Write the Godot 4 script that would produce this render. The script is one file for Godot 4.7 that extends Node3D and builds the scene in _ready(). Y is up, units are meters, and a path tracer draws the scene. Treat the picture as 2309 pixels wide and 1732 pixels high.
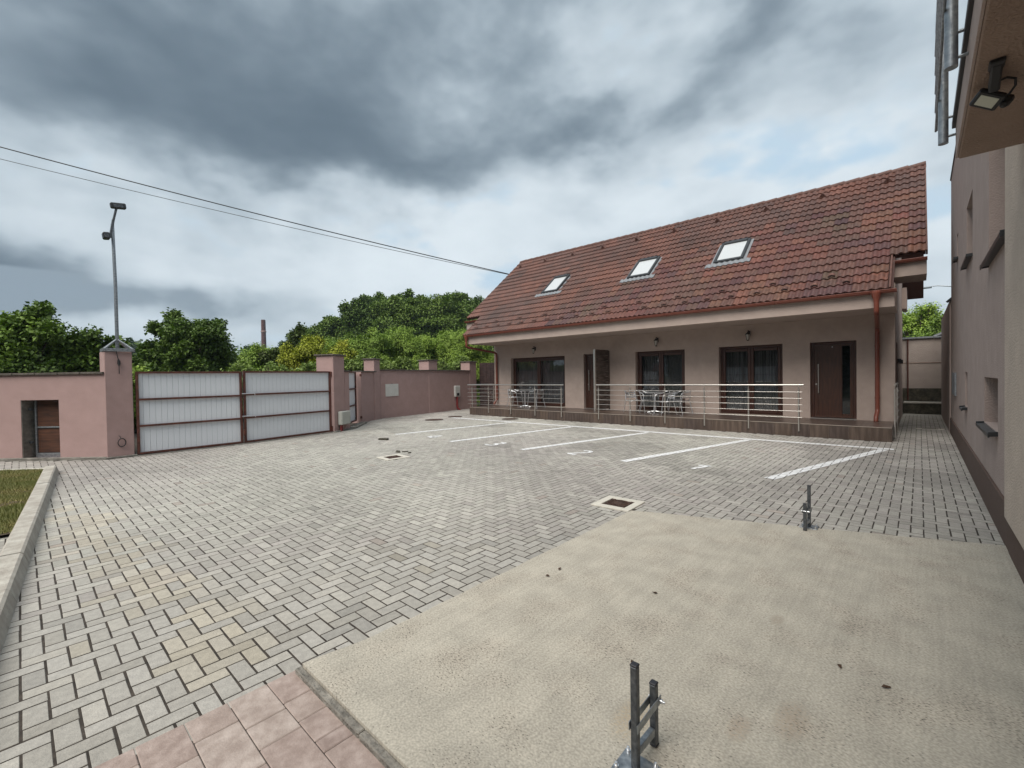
extends Node3D

# ------------------------------------------------------------------ mesh builder
class MB:
	var v := PackedVector3Array()
	var n := PackedVector3Array()
	var uv := PackedVector2Array()

	func tri(a: Vector3, b: Vector3, c: Vector3, na: Vector3, nb: Vector3, nc: Vector3) -> void:
		var g := (c - a).cross(b - a)
		if g.dot(na + nb + nc) < 0.0:
			v.append(a); v.append(c); v.append(b)
			n.append(na); n.append(nc); n.append(nb)
		else:
			v.append(a); v.append(b); v.append(c)
			n.append(na); n.append(nb); n.append(nc)

	func quad(a: Vector3, b: Vector3, c: Vector3, d: Vector3, hint: Vector3) -> void:
		var g := (c - a).cross(b - d)
		if g.length_squared() < 1e-18:
			g = hint
		g = g.normalized()
		if g.dot(hint) < 0.0:
			g = -g
		tri(a, b, c, g, g, g)
		tri(a, c, d, g, g, g)

	func flat(a: Vector3, b: Vector3, c: Vector3, hint: Vector3) -> void:
		var g := (c - a).cross(b - a).normalized()
		if g.dot(hint) < 0.0:
			g = -g
		tri(a, b, c, g, g, g)

	func box(t: Transform3D, s: Vector3, b := 0.0) -> void:
		var h := s * 0.5
		for a in 3:
			var p := (a + 1) % 3
			var q := (a + 2) % 3
			for sg in [-1.0, 1.0]:
				var k: Array[Vector3] = []
				for e in [[-1, -1], [1, -1], [1, 1], [-1, 1]]:
					var w := Vector3.ZERO
					w[a] = h[a] * sg
					w[p] = (h[p] - b) * e[0]
					w[q] = (h[q] - b) * e[1]
					k.append(t * w)
				var nn := Vector3.ZERO
				nn[a] = sg
				quad(k[0], k[1], k[2], k[3], t.basis * nn)
		if b <= 0.0:
			return
		for a in 3:
			var p := (a + 1) % 3
			var q := (a + 2) % 3
			for sp in [-1.0, 1.0]:
				for sq in [-1.0, 1.0]:
					var w1 := Vector3.ZERO
					w1[p] = h[p] * sp
					w1[q] = (h[q] - b) * sq
					var w2 := Vector3.ZERO
					w2[p] = (h[p] - b) * sp
					w2[q] = h[q] * sq
					var l := Vector3.ZERO
					l[a] = h[a] - b
					var nn := Vector3.ZERO
					nn[p] = sp
					nn[q] = sq
					quad(t * (w1 - l), t * (w1 + l), t * (w2 + l), t * (w2 - l), t.basis * nn)
		for sx in [-1.0, 1.0]:
			for sy in [-1.0, 1.0]:
				for sz in [-1.0, 1.0]:
					flat(t * Vector3(h.x * sx, (h.y - b) * sy, (h.z - b) * sz), t * Vector3((h.x - b) * sx, h.y * sy, (h.z - b) * sz), t * Vector3((h.x - b) * sx, (h.y - b) * sy, h.z * sz), t.basis * Vector3(sx, sy, sz))

	func bx(c: Vector3, s: Vector3, b := 0.0) -> void:
		box(Transform3D(Basis.IDENTITY, c), s, b)

	# axis-aligned box from corner to corner
	func bb(p: Vector3, q: Vector3, b := 0.0) -> void:
		bx((p + q) * 0.5, (q - p).abs(), b)

	# beam of w x h section from p to q, h along up
	func beam(p: Vector3, q: Vector3, w: float, h: float, b := 0.0) -> void:
		var d := (q - p).normalized()
		var up := Vector3.UP if absf(d.y) < 0.9 else Vector3.FORWARD
		var sx := up.cross(d).normalized()
		var sy := d.cross(sx)
		box(Transform3D(Basis(sx, sy, d), (p + q) * 0.5), Vector3(w, h, p.distance_to(q)), b)

	func tube(pts: Array, r: Variant, sides := 8, caps := true) -> void:
		var rings := []
		var last := pts.size() - 1
		var ref := Vector3.ZERO
		for i in pts.size():
			var d: Vector3 = (pts[mini(i + 1, last)] - pts[maxi(i - 1, 0)]).normalized()
			if i == 0:
				ref = Vector3.UP if absf(d.y) < 0.9 else Vector3.RIGHT
			var sx := ref.cross(d).normalized()
			var sy := d.cross(sx).normalized()
			ref = sy
			var rad: float = r[i] if r is Array else r
			var ring := []
			for k in sides:
				var an := TAU * k / sides
				var nn := sx * cos(an) + sy * sin(an)
				ring.append([pts[i] + nn * rad, nn])
			rings.append(ring)
		for i in last:
			for k in sides:
				var a: Array = rings[i][k]
				var b: Array = rings[i][(k + 1) % sides]
				var c: Array = rings[i + 1][(k + 1) % sides]
				var d: Array = rings[i + 1][k]
				tri(a[0], b[0], c[0], a[1], b[1], c[1])
				tri(a[0], c[0], d[0], a[1], c[1], d[1])
		if caps:
			for e in [[0, 1], [last, last - 1]]:
				var hint: Vector3 = pts[e[0]] - pts[e[1]]
				for k in range(1, sides - 1):
					flat(rings[e[0]][0][0], rings[e[0]][k][0], rings[e[0]][k + 1][0], hint)

	# polygon in the local xy plane, extruded from z = 0 to z = -depth
	func prism(poly: PackedVector2Array, depth: float, t: Transform3D) -> void:
		var ix := Geometry2D.triangulate_polygon(poly)
		for i in range(0, ix.size(), 3):
			var a := poly[ix[i]]
			var b := poly[ix[i + 1]]
			var c := poly[ix[i + 2]]
			flat(t * Vector3(a.x, a.y, 0), t * Vector3(b.x, b.y, 0), t * Vector3(c.x, c.y, 0), t.basis.z)
			flat(t * Vector3(a.x, a.y, -depth), t * Vector3(b.x, b.y, -depth), t * Vector3(c.x, c.y, -depth), -t.basis.z)
		var cw := Geometry2D.is_polygon_clockwise(poly)
		for i in poly.size():
			var a := poly[i]
			var b := poly[(i + 1) % poly.size()]
			var e := b - a
			var o := Vector2(-e.y, e.x) if cw else Vector2(e.y, -e.x)
			quad(t * Vector3(a.x, a.y, 0), t * Vector3(b.x, b.y, 0), t * Vector3(b.x, b.y, -depth), t * Vector3(a.x, a.y, -depth), t.basis * Vector3(o.x, o.y, 0))

	# profile of (radius, height) turned round the local y axis
	func lathe(prof: Array, t: Transform3D, sides := 16) -> void:
		for i in prof.size() - 1:
			var p: Vector2 = prof[i]
			var q: Vector2 = prof[i + 1]
			var e := q - p
			var sl := Vector2(e.y, -e.x).normalized()
			for k in sides:
				var a := TAU * k / sides
				var b := TAU * (k + 1) / sides
				var da := Vector3(cos(a), 0, sin(a))
				var db := Vector3(cos(b), 0, sin(b))
				var na := (t.basis * (da * sl.x + Vector3(0, sl.y, 0))).normalized()
				var nb := (t.basis * (db * sl.x + Vector3(0, sl.y, 0))).normalized()
				var A := t * (da * p.x + Vector3(0, p.y, 0))
				var B := t * (db * p.x + Vector3(0, p.y, 0))
				var C := t * (db * q.x + Vector3(0, q.y, 0))
				var D := t * (da * q.x + Vector3(0, q.y, 0))
				if p.x > 1e-6:
					tri(A, B, C, na, nb, nb)
				if q.x > 1e-6:
					tri(A, C, D, na, nb, na)

	# wall sheet in local u (x), v (y), outside along +z; front at z = 0, openings are [u0, u1, v0, v1]
	func wall(t: Transform3D, u: float, v1: float, thick: float, holes: Array, v0 := 0.0) -> void:
		var us := [0.0, u]
		var vs := [v0, v1]
		for o in holes:
			us.append(o[0]); us.append(o[1]); vs.append(o[2]); vs.append(o[3])
		us.sort()
		vs.sort()
		for i in us.size() - 1:
			if us[i + 1] - us[i] < 1e-4:
				continue
			for j in vs.size() - 1:
				if vs[j + 1] - vs[j] < 1e-4:
					continue
				var cu: float = (us[i] + us[i + 1]) * 0.5
				var cv: float = (vs[j] + vs[j + 1]) * 0.5
				var open := false
				for o in holes:
					if cu > o[0] and cu < o[1] and cv > o[2] and cv < o[3]:
						open = true
				if open:
					continue
				for z in [[0.0, 1.0], [-thick, -1.0]]:
					quad(t * Vector3(us[i], vs[j], z[0]), t * Vector3(us[i + 1], vs[j], z[0]), t * Vector3(us[i + 1], vs[j + 1], z[0]), t * Vector3(us[i], vs[j + 1], z[0]), t.basis.z * z[1])
		var rims := [[0.0, u, v0, v1, -1.0]]
		for o in holes:
			rims.append([o[0], o[1], o[2], o[3], 1.0])
		for o in rims:
			var f: float = o[4]
			var z := Vector3(0, 0, -thick)
			var a := Vector3(o[0], o[2], 0)
			var b := Vector3(o[1], o[2], 0)
			var c := Vector3(o[1], o[3], 0)
			var d := Vector3(o[0], o[3], 0)
			quad(t * a, t * b, t * (b + z), t * (a + z), t.basis.y * f)
			quad(t * d, t * c, t * (c + z), t * (d + z), -t.basis.y * f)
			quad(t * a, t * d, t * (d + z), t * (a + z), t.basis.x * f)
			quad(t * b, t * c, t * (c + z), t * (b + z), -t.basis.x * f)

	func mesh() -> ArrayMesh:
		var arr := []
		arr.resize(Mesh.ARRAY_MAX)
		arr[Mesh.ARRAY_VERTEX] = v
		arr[Mesh.ARRAY_NORMAL] = n
		if uv.size() == v.size() and uv.size() > 0:
			arr[Mesh.ARRAY_TEX_UV] = uv
		var m := ArrayMesh.new()
		m.add_surface_from_arrays(Mesh.PRIMITIVE_TRIANGLES, arr)
		return m


# ------------------------------------------------------------------ nodes
var taken := {}
var rng := RandomNumberGenerator.new()
var M := {}
var tex := {}
const EYE := Vector3(0, 1.65, 0)

func numbered(called: String) -> String:
	var k: int = taken.get(called, 0)
	taken[called] = k + 1
	return called if k == 0 else "%s_%03d" % [called, k]

func tag(o: Node3D, label: String, category: String, group := "", kind := "") -> Node3D:
	if label:
		o.set_meta("label", label)
	if category:
		o.set_meta("category", category)
	if group:
		o.set_meta("group", group)
	if kind:
		o.set_meta("kind", kind)
	return o

func thing(called: String, label: String, category: String, at := Vector3.ZERO, turn := 0.0, group := "") -> Node3D:
	var o := Node3D.new()
	o.name = numbered(called)
	add_child(o)
	o.position = at
	o.rotation.y = turn
	return tag(o, label, category, group)

func gx(o: Node) -> Transform3D:
	var t := Transform3D.IDENTITY
	while o is Node3D and o != self:
		t = (o as Node3D).transform * t
		o = o.get_parent()
	return t

# a part whose mesh is given in world space
func part(parent: Node3D, called: String, mb: Variant, m: Material, label := "") -> MeshInstance3D:
	var o := MeshInstance3D.new()
	o.name = called
	o.mesh = mb.mesh() if mb is MB else mb
	o.material_override = m
	parent.add_child(o, true)
	o.transform = gx(parent).affine_inverse()
	if label:
		o.set_meta("label", label)
	return o

# a part whose shared mesh is placed by a world transform
func piece(parent: Node3D, called: String, mesh: Mesh, m: Material, world: Transform3D) -> MeshInstance3D:
	var o := part(parent, called, mesh, m)
	o.transform = o.transform * world
	return o

# a part whose mesh is in the space of its thing
func local(parent: Node3D, called: String, mb: MB, m: Material) -> MeshInstance3D:
	var o := part(parent, called, mb, m)
	o.transform = Transform3D.IDENTITY
	return o

# a thing that is one mesh, in world space
func single(called: String, mb: Variant, m: Material, label: String, category: String, group := "", kind := "") -> MeshInstance3D:
	var o := MeshInstance3D.new()
	o.name = numbered(called)
	o.mesh = mb.mesh() if mb is MB else mb
	o.material_override = m
	add_child(o)
	tag(o, label, category, group, kind)
	return o

func struct(called: String, mb: Variant, m: Material, label := "") -> MeshInstance3D:
	return single(called, mb, m, label, "", "", "structure")

func many(parent: Node3D, called: String, mesh: Mesh, m: Material, buf: PackedFloat32Array, kind := "") -> MultiMeshInstance3D:
	var mm := MultiMesh.new()
	mm.transform_format = MultiMesh.TRANSFORM_3D
	mm.use_colors = true
	mm.mesh = mesh
	mm.instance_count = buf.size() / 16
	mm.buffer = buf
	var o := MultiMeshInstance3D.new()
	o.name = called
	o.multimesh = mm
	o.material_override = m
	parent.add_child(o, true)
	o.transform = gx(parent).affine_inverse()
	if kind:
		o.set_meta("kind", kind)
	return o

func put(buf: PackedFloat32Array, t: Transform3D, c: Color) -> void:
	var b := t.basis
	buf.append_array([b.x.x, b.y.x, b.z.x, t.origin.x, b.x.y, b.y.y, b.z.y, t.origin.y, b.x.z, b.y.z, b.z.z, t.origin.z, c.r, c.g, c.b, 1.0])

func along(p: Vector2, q: Vector2, y := 0.0) -> Transform3D:   # local x from p to q (ground x, z), outside to the viewer
	var d := Vector3(q.x - p.x, 0, q.y - p.y).normalized()
	return Transform3D(Basis(d, Vector3.UP, d.cross(Vector3.UP)), Vector3(p.x, y, p.y))

# ------------------------------------------------------------------ textures and materials
func noise(freq: float, sd: int, oct := 4, kind := FastNoiseLite.TYPE_SIMPLEX_SMOOTH) -> FastNoiseLite:
	var f := FastNoiseLite.new()
	f.noise_type = kind
	f.frequency = freq
	f.seed = sd
	f.fractal_octaves = oct
	f.fractal_type = FastNoiseLite.FRACTAL_FBM if oct > 1 else FastNoiseLite.FRACTAL_NONE
	return f

func nimg(w: int, h: int, freq: float, sd: int, oct := 4, kind := FastNoiseLite.TYPE_SIMPLEX_SMOOTH) -> PackedByteArray:
	var im := noise(freq, sd, oct, kind).get_seamless_image(w, h)
	im.convert(Image.FORMAT_L8)
	return im.get_data()

# tone texture: a mix of noise layers [bytes, weight], between colours lo and hi (sRGB multipliers)
func tone(size: int, layers: Array, lo: Color, hi: Color, gain := 1.0) -> ImageTexture:
	var out := PackedByteArray()
	out.resize(size * size * 3)
	var sum := 0.0
	for l in layers:
		sum += l[1]
	var lut := PackedByteArray()
	for i in 256:
		var c := lo.lerp(hi, clampf((i / 255.0 - 0.5) * gain + 0.5, 0.0, 1.0))
		lut.append(int(c.r * 255.0)); lut.append(int(c.g * 255.0)); lut.append(int(c.b * 255.0))
	var nl := layers.size()
	for i in size * size:
		var x := 0.0
		for k in nl:
			x += layers[k][0][i] * layers[k][1]
		var q := int(x / sum) * 3
		out[i * 3] = lut[q]
		out[i * 3 + 1] = lut[q + 1]
		out[i * 3 + 2] = lut[q + 2]
	return ImageTexture.create_from_image(Image.create_from_data(size, size, false, Image.FORMAT_RGB8, out))

func bumps(size: int, freq: float, sd: int, oct: int, strength: float) -> ImageTexture:
	var im := noise(freq, sd, oct).get_seamless_image(size, size)
	im.convert(Image.FORMAT_RGBA8)
	im.bump_map_to_normal_map(strength)
	return ImageTexture.create_from_image(im)

# albedo is linear; metres is the size of one texture repeat (0: no texture)
func mat(called: String, c: Color, rough: float, t := "", metres := 1.0, nt := "", ns := 1.0, metal := 0.0) -> StandardMaterial3D:
	var m := StandardMaterial3D.new()
	m.resource_name = called
	m.albedo_color = c.linear_to_srgb()
	m.roughness = rough
	m.metallic = metal
	if t:
		m.albedo_texture = tex[t]
	if nt:
		m.normal_enabled = true
		m.normal_texture = tex[nt]
		m.normal_scale = ns
	if t or nt:
		m.uv1_triplanar = true
		m.uv1_world_triplanar = true
		m.uv1_scale = Vector3.ONE / metres
	M[called] = m
	return m

func make_materials() -> void:
	var fine := nimg(512, 512, 0.12, 11, 2)
	var mid := nimg(512, 512, 0.02, 12, 4)
	var coarse := nimg(512, 512, 0.006, 13, 4)
	var grit := nimg(512, 512, 0.25, 14, 1)
	tex.stucco = tone(512, [[coarse, 0.5], [mid, 0.3], [grit, 0.25]], Color(0.915, 0.912, 0.91), Color(1, 1, 1), 1.5)
	tex.grain = bumps(512, 0.16, 21, 3, 5.0)
	tex.paver = tone(512, [[mid, 0.35], [fine, 0.25], [grit, 0.4]], Color(0.84, 0.84, 0.84), Color(1, 1, 0.995), 1.9)
	tex.slabs = tone(512, [[coarse, 0.5], [mid, 0.4], [grit, 0.2]], Color(0.83, 0.81, 0.80), Color(1, 1, 1), 2.2)
	tex.rough = bumps(512, 0.07, 22, 4, 6.0)
	tex.patch = tone(512, [[coarse, 0.55], [mid, 0.4], [fine, 0.15]], Color(0.62, 0.62, 0.62), Color(1, 1, 1), 2.0)
	var wood := noise(0.02, 31, 4).get_seamless_image(64, 512)
	wood.resize(512, 512)
	wood.convert(Image.FORMAT_L8)
	tex.wood = tone(512, [[wood.get_data(), 0.8], [fine, 0.15]], Color(0.6, 0.58, 0.55), Color(1, 1, 1), 1.8)
	var woodv := noise(0.02, 33, 4).get_seamless_image(512, 48)
	woodv.resize(512, 512)
	woodv.convert(Image.FORMAT_L8)
	tex.woodv = tone(512, [[woodv.get_data(), 0.8], [fine, 0.12]], Color(0.80, 0.79, 0.78), Color(1, 1, 1), 1.8)
	var steel := noise(0.03, 32, 3, FastNoiseLite.TYPE_CELLULAR).get_seamless_image(512, 512)
	steel.convert(Image.FORMAT_L8)
	tex.zinc = tone(512, [[steel.get_data(), 0.5], [mid, 0.5]], Color(0.66, 0.67, 0.69), Color(1, 1, 1), 1.5)
	tex.tile = tone(512, [[mid, 0.6], [coarse, 0.4], [grit, 0.25]], Color(0.62, 0.6, 0.6), Color(1, 1, 1), 2.0)

	mat("house_plaster", Color(0.455, 0.365, 0.32), 0.93, "stucco", 2.2, "grain", 0.3)
	mat("block_plaster", Color(0.40, 0.32, 0.29), 0.93, "stucco", 2.0, "grain", 0.3)
	mat("cream_plaster", Color(0.55, 0.465, 0.395), 0.93, "stucco", 2.0, "grain", 0.5)
	mat("pink_plaster", Color(0.405, 0.275, 0.258), 0.95, "stucco", 1.7, "grain", 0.25)
	mat("old_plaster", Color(0.46, 0.39, 0.35), 0.95, "stucco", 3.0, "grain", 0.6)
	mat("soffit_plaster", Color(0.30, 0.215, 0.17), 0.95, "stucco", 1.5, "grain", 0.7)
	mat("plinth", Color(0.115, 0.075, 0.06), 0.9, "stucco", 1.2, "grain", 0.6)
	mat("coping", Color(0.16, 0.135, 0.115), 0.95, "patch", 0.9, "rough", 0.8)
	mat("raw_concrete", Color(0.30, 0.28, 0.245), 0.95, "patch", 1.1, "rough", 0.8)
	mat("kerb_concrete", Color(0.46, 0.44, 0.39), 0.95, "slabs", 1.3, "rough", 0.3)
	mat("pale_concrete", Color(0.58, 0.555, 0.49), 0.95, "stucco", 1.0, "rough", 0.5)
	mat("dark_concrete", Color(0.10, 0.09, 0.065), 0.95, "patch", 1.0, "rough", 0.8)  # plain dark brown concrete
	mat("joint_sand", Color(0.062, 0.050, 0.040), 1.0, "patch", 0.7)
	mat("joint_grey", Color(0.16, 0.135, 0.12), 1.0, "patch", 0.7)
	mat("rust_steel", Color(0.145, 0.042, 0.026), 0.6, "patch", 0.6)
	mat("white_sheet", Color(0.68, 0.71, 0.75), 0.4)
	mat("white_plastic", Color(0.62, 0.62, 0.59), 0.5, "stucco", 0.9)
	mat("cabinet", Color(0.46, 0.47, 0.43), 0.55, "stucco", 0.9)
	mat("red_duct", Color(0.20, 0.022, 0.022), 0.5)
	mat("zinc", Color(0.44, 0.47, 0.49), 0.42, "zinc", 0.5, "", 1.0, 0.75)
	mat("dull_zinc", Color(0.17, 0.18, 0.19), 0.5, "zinc", 0.4, "", 1.0, 0.7)
	mat("stainless", Color(0.62, 0.59, 0.55), 0.3, "", 1.0, "", 1.0, 0.95)
	mat("aluminium", Color(0.74, 0.75, 0.77), 0.28, "", 1.0, "", 1.0, 0.9)
	mat("black_plastic", Color(0.012, 0.012, 0.014), 0.5)
	mat("dark_cap", Color(0.022, 0.022, 0.028), 0.55)
	mat("anthracite", Color(0.045, 0.047, 0.05), 0.4, "", 1.0, "", 1.0, 0.5)
	mat("copper_paint", Color(0.205, 0.058, 0.036), 0.38, "stucco", 0.7)
	mat("brown_wood", Color(0.062, 0.021, 0.012), 0.42, "woodv", 0.5)
	mat("door_wood", Color(0.062, 0.022, 0.011), 0.42, "woodv", 0.6)
	mat("screen_wood", Color(0.13, 0.095, 0.08), 0.7, "wood", 0.7)
	mat("terrace_tile", Color(0.10, 0.072, 0.060), 0.33, "woodv", 0.8)
	mat("terrace_tile_b", Color(0.118, 0.085, 0.068), 0.33, "woodv", 0.9)
	mat("terrace_tile_c", Color(0.088, 0.064, 0.055), 0.33, "woodv", 0.7)
	mat("grout", Color(0.30, 0.26, 0.22), 0.9)
	mat("curtain", Color(0.10, 0.10, 0.105), 0.9)
	mat("sheer", Color(0.5, 0.51, 0.54), 0.9)
	mat("room", Color(0.25, 0.23, 0.21), 0.9)
	mat("lead", Color(0.30, 0.315, 0.33), 0.6, "zinc", 0.5)
	mat("rust_iron", Color(0.095, 0.048, 0.032), 0.85, "patch", 0.3, "rough", 1.0)
	mat("iron_dark", Color(0.035, 0.022, 0.018), 0.85)
	mat("paint", Color(0.84, 0.85, 0.86), 0.6, "stucco", 0.5)
	mat("bark", Color(0.09, 0.07, 0.052), 0.95, "patch", 0.4, "rough", 1.0)
	mat("dead_leaf", Color(0.055, 0.028, 0.014), 0.8)
	mat("chimney_brick", Color(0.15, 0.062, 0.055), 0.9, "patch", 4.0)
	mat("chimney_band", Color(0.28, 0.18, 0.16), 0.9)
	mat("roof_deck", Color(0.06, 0.03, 0.025), 0.9)
	mat("lens", Color(0.50, 0.50, 0.42), 0.25)
	mat("lantern_glass", Color(0.42, 0.40, 0.36), 0.25)
	mat("lantern_metal", Color(0.045, 0.04, 0.036), 0.45, "", 1.0, "", 1.0, 0.6)
	mat("soil", Color(0.14, 0.105, 0.065), 1.0, "patch", 1.5, "rough", 1.0)
	mat("field", Color(0.055, 0.075, 0.022), 1.0, "patch", 9.0)
	mat("cable", Color(0.02, 0.02, 0.022), 0.6)
	mat("grey_cable", Color(0.10, 0.105, 0.11), 0.6)
	var g := mat("glass", Color(0.55, 0.6, 0.62, 0.12), 0.02)
	g.transparency = BaseMaterial3D.TRANSPARENCY_ALPHA
	g.albedo_color = Color(0.10, 0.12, 0.13, 0.12)
	g.metallic_specular = 0.7
	var d := mat("door_glass", Color(0.006, 0.007, 0.008), 0.04)
	d.metallic_specular = 0.6
	var sk := mat("painted_sky_glass", Color(0.50, 0.52, 0.53), 0.03)  # pale base colour stands in for the sky reflection and a white blind
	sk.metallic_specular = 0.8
	for nm in ["leaf", "blade"]:
		var lf := mat(nm, Color(1, 1, 1), 0.62)
		lf.vertex_color_use_as_albedo = true
		lf.backlight_enabled = true
		lf.backlight = Color(0.5, 0.55, 0.3)
	for nm in [["paver_many", "paver", 0.55], ["tile_many", "tile", 0.9]]:
		var pm := mat(nm[0], Color(1, 1, 1), 0.9, nm[1], nm[2], "rough", 0.25)
		pm.vertex_color_use_as_albedo = true
	M.tile_many.roughness = 0.62

# ------------------------------------------------------------------ sky: a computed cloud cover, one value for each direction
func make_sky() -> ImageTexture:
	var w := 2048
	var h := 1024
	var big := noise(1.7, 15, 6)
	var warp := noise(2.6, 6, 6)
	var wisp := noise(5.0, 7, 6)
	var puff := noise(13.0, 8, 5)
	# broad cloud masses: azimuth, elevation, their spreads in degrees, weight (darker or brighter)
	var mass := [[-88.0, 29.0, 22.0, 7.0, 0.50], [-76.0, 24.5, 15.0, 4.0, 0.36], [-53.0, 24.5, 14.0, 3.6, 0.52], [-35.0, 26.5, 9.0, 3.2, 0.42],
		[-92.0, 9.5, 11.0, 2.8, 0.85], [-83.0, 6.6, 11.0, 1.6, 0.45], [-68.0, 36.0, 20.0, 6.0, 0.36], [-14.0, 34.0, 7.0, 4.0, 0.42], [-4.0, 29.5, 8.0, 2.5, 0.16],
		[-89.0, 16.2, 9.0, 2.6, -0.48], [-70.0, 14.0, 13.0, 3.2, -0.46], [-48.0, 17.0, 13.0, 3.4, -0.66], [-25.0, 33.0, 4.5, 6.5, -0.52], [-24.0, 21.0, 13.0, 3.6, -0.56],
		[-8.0, 22.0, 9.0, 4.0, -0.46], [0.0, 14.0, 8.0, 5.0, -0.45], [-62.0, 10.0, 13.0, 2.4, -0.38], [-80.0, 3.6, 9.0, 1.0, -0.30]]
	var hi := Color8(226, 236, 243)
	var me := Color8(176, 190, 200)
	var lo := Color8(96, 112, 126)
	var blue := Color8(150, 190, 222)
	var out := PackedByteArray()
	out.resize(w * h * 3)
	var hor := int(h * 0.5) + 8
	for j in h:
		var el := (0.5 - (j + 0.5) / h) * PI
		var eld := rad_to_deg(el)
		for i in w:
			var q := (j * w + i) * 3
			if j >= hor:
				out[q] = 92; out[q + 1] = 92; out[q + 2] = 84
				continue
			var az := wrapf((i + 0.5) / w * TAU, -PI, PI)
			var ce := cos(el)
			var y := sin(el)
			var v := Vector3(sin(az) * ce, y * 1.9, -cos(az) * ce)
			var wx := warp.get_noise_3dv(v)
			var wz := warp.get_noise_3dv(v + Vector3(31.0, 0.0, -17.0))
			var sh := Vector3(wx, wz, wx) * 0.05
			var d := big.get_noise_3dv(v + sh) * 0.55 + wisp.get_noise_3dv(v + sh) * 0.27 + puff.get_noise_3dv(v + sh) * 0.11
			var azd := rad_to_deg(az) + wx * 13.0
			var e2 := eld + wz * 5.0
			for m in mass:
				var a: float = (azd - m[0]) / m[2]
				var b: float = (e2 - m[1]) / m[3]
				var s := a * a + b * b
				if s < 9.0:
					d += m[4] * exp(-0.5 * s) * 0.98
			d += 0.02
			var t := 0.5 + 0.5 * tanh((d - 0.10) * 1.45)
			var c := hi.lerp(me, t * 2.0) if t < 0.5 else me.lerp(lo, t * 2.0 - 1.0)
			var hole := clampf((wisp.get_noise_3dv(v * 0.8 + Vector3(9.0, 0.0, 0.0)) - 0.16) * 3.4, 0.0, 1.0) * clampf((0.34 - t) * 4.0, 0.0, 1.0)
			c = c.lerp(blue, hole * 0.42)
			out[q] = int(c.r * 255.0)
			out[q + 1] = int(c.g * 255.0)
			out[q + 2] = int(c.b * 255.0)
	return ImageTexture.create_from_image(Image.create_from_data(w, h, false, Image.FORMAT_RGB8, out))


func _ready() -> void:
	rng.seed = 4711
	var cam := Camera3D.new()
	cam.name = "camera"
	cam.fov = 81.14
	cam.near = 0.05
	cam.far = 3000.0
	var right := Vector3(0.7400, -0.01606, -0.6724)
	var fwd := Vector3(-0.6724, -0.01617, -0.7400)
	right = right.normalized()
	fwd = (fwd - right * fwd.dot(right)).normalized()
	cam.transform = Transform3D(Basis(right, right.cross(fwd), -fwd), EYE)
	add_child(cam)
	cam.current = true
	var env := Environment.new()
	env.background_mode = Environment.BG_SKY
	var sky := Sky.new()
	var pano := PanoramaSkyMaterial.new()
	pano.panorama = make_sky()
	sky.sky_material = pano
	env.sky = sky
	env.background_energy_multiplier = 0.375
	env.tonemap_mode = Environment.TONE_MAPPER_LINEAR
	env.tonemap_exposure = 2.8
	env.sdfgi_enabled = true
	env.ssao_enabled = true
	env.ssil_enabled = true
	env.fog_enabled = true
	env.fog_density = 0.00035
	env.fog_light_color = Color(0.72, 0.79, 0.85)
	var we := WorldEnvironment.new()
	we.name = "world_environment"
	we.environment = env
	add_child(we)
	var sun := DirectionalLight3D.new()
	sun.name = "sun"
	sun.light_energy = 0.5
	sun.light_angular_distance = 50.0
	sun.light_color = Color(1.0, 0.975, 0.94)
	sun.shadow_enabled = true
	add_child(sun)
	sun.look_at_from_position(Vector3(0.08, 0.80, 0.56), Vector3.ZERO)

	make_materials()
	make_ground()
	make_pavers()
	make_slab()
	make_boundary()
	make_house()
	make_terrace()
	make_block()
	make_alley_end()
	make_yard_things()
	make_plants()
	make_behind()

# ------------------------------------------------------------------ ground
const KERB_A := Vector2(-13.2, -0.566)
const KERB_B := Vector2(-1.8, 0.289)
func kerb_z(x: float) -> float:
	return KERB_A.y + (x - KERB_A.x) * 0.075

const BOUND := [[-16.9, -17.9], [-16.1, -17.7], [-9.98, -16.52], [-8.67, -15.56], [-7.37, -14.05], [-6.62, -13.6], [-3.95, -13.1], [-1.7, -13.02], [-1.15, -13.0], [2.4, -16.95]]
func bound_x(z: float) -> float:
	for i in BOUND.size() - 1:
		if z <= BOUND[i + 1][0]:
			var f: float = clampf((z - BOUND[i][0]) / (BOUND[i + 1][0] - BOUND[i][0]), 0.0, 1.0)
			return lerpf(BOUND[i][1], BOUND[i + 1][1], f)
	return -99.0

func slab_far(x: float) -> float:
	return -4.965 - (x + 2.552) * 0.3685

func paved(x: float, z: float) -> bool:
	if x > 0.66 or x < bound_x(z) - 0.06:
		return false
	if z < -13.46:
		return (x > -0.62 and z > -22.4) or (x < -14.8 and z > -16.9)
	for d in [Vector2(-2.86, -5.13), Vector2(-8.15, -5.24)]:
		if absf(x - d.x) < 0.21 and absf(z - d.y) < 0.21:
			return false
	if x > -2.56 and z > slab_far(x) + 0.1:
		return false
	if x > -2.53:
		return z < -1.06
	if x > -12.05 and z > kerb_z(x) + 0.10:
		# the paved strip behind the kerb starts where the lawn ends
		return x > -7.35 and z > kerb_z(x) + 0.10 and z < 2.2
	if x <= -12.05 and z > -0.35:
		return z < 0.27 - (x + 12.98) * 1.12
	return z < 1.2

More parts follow.
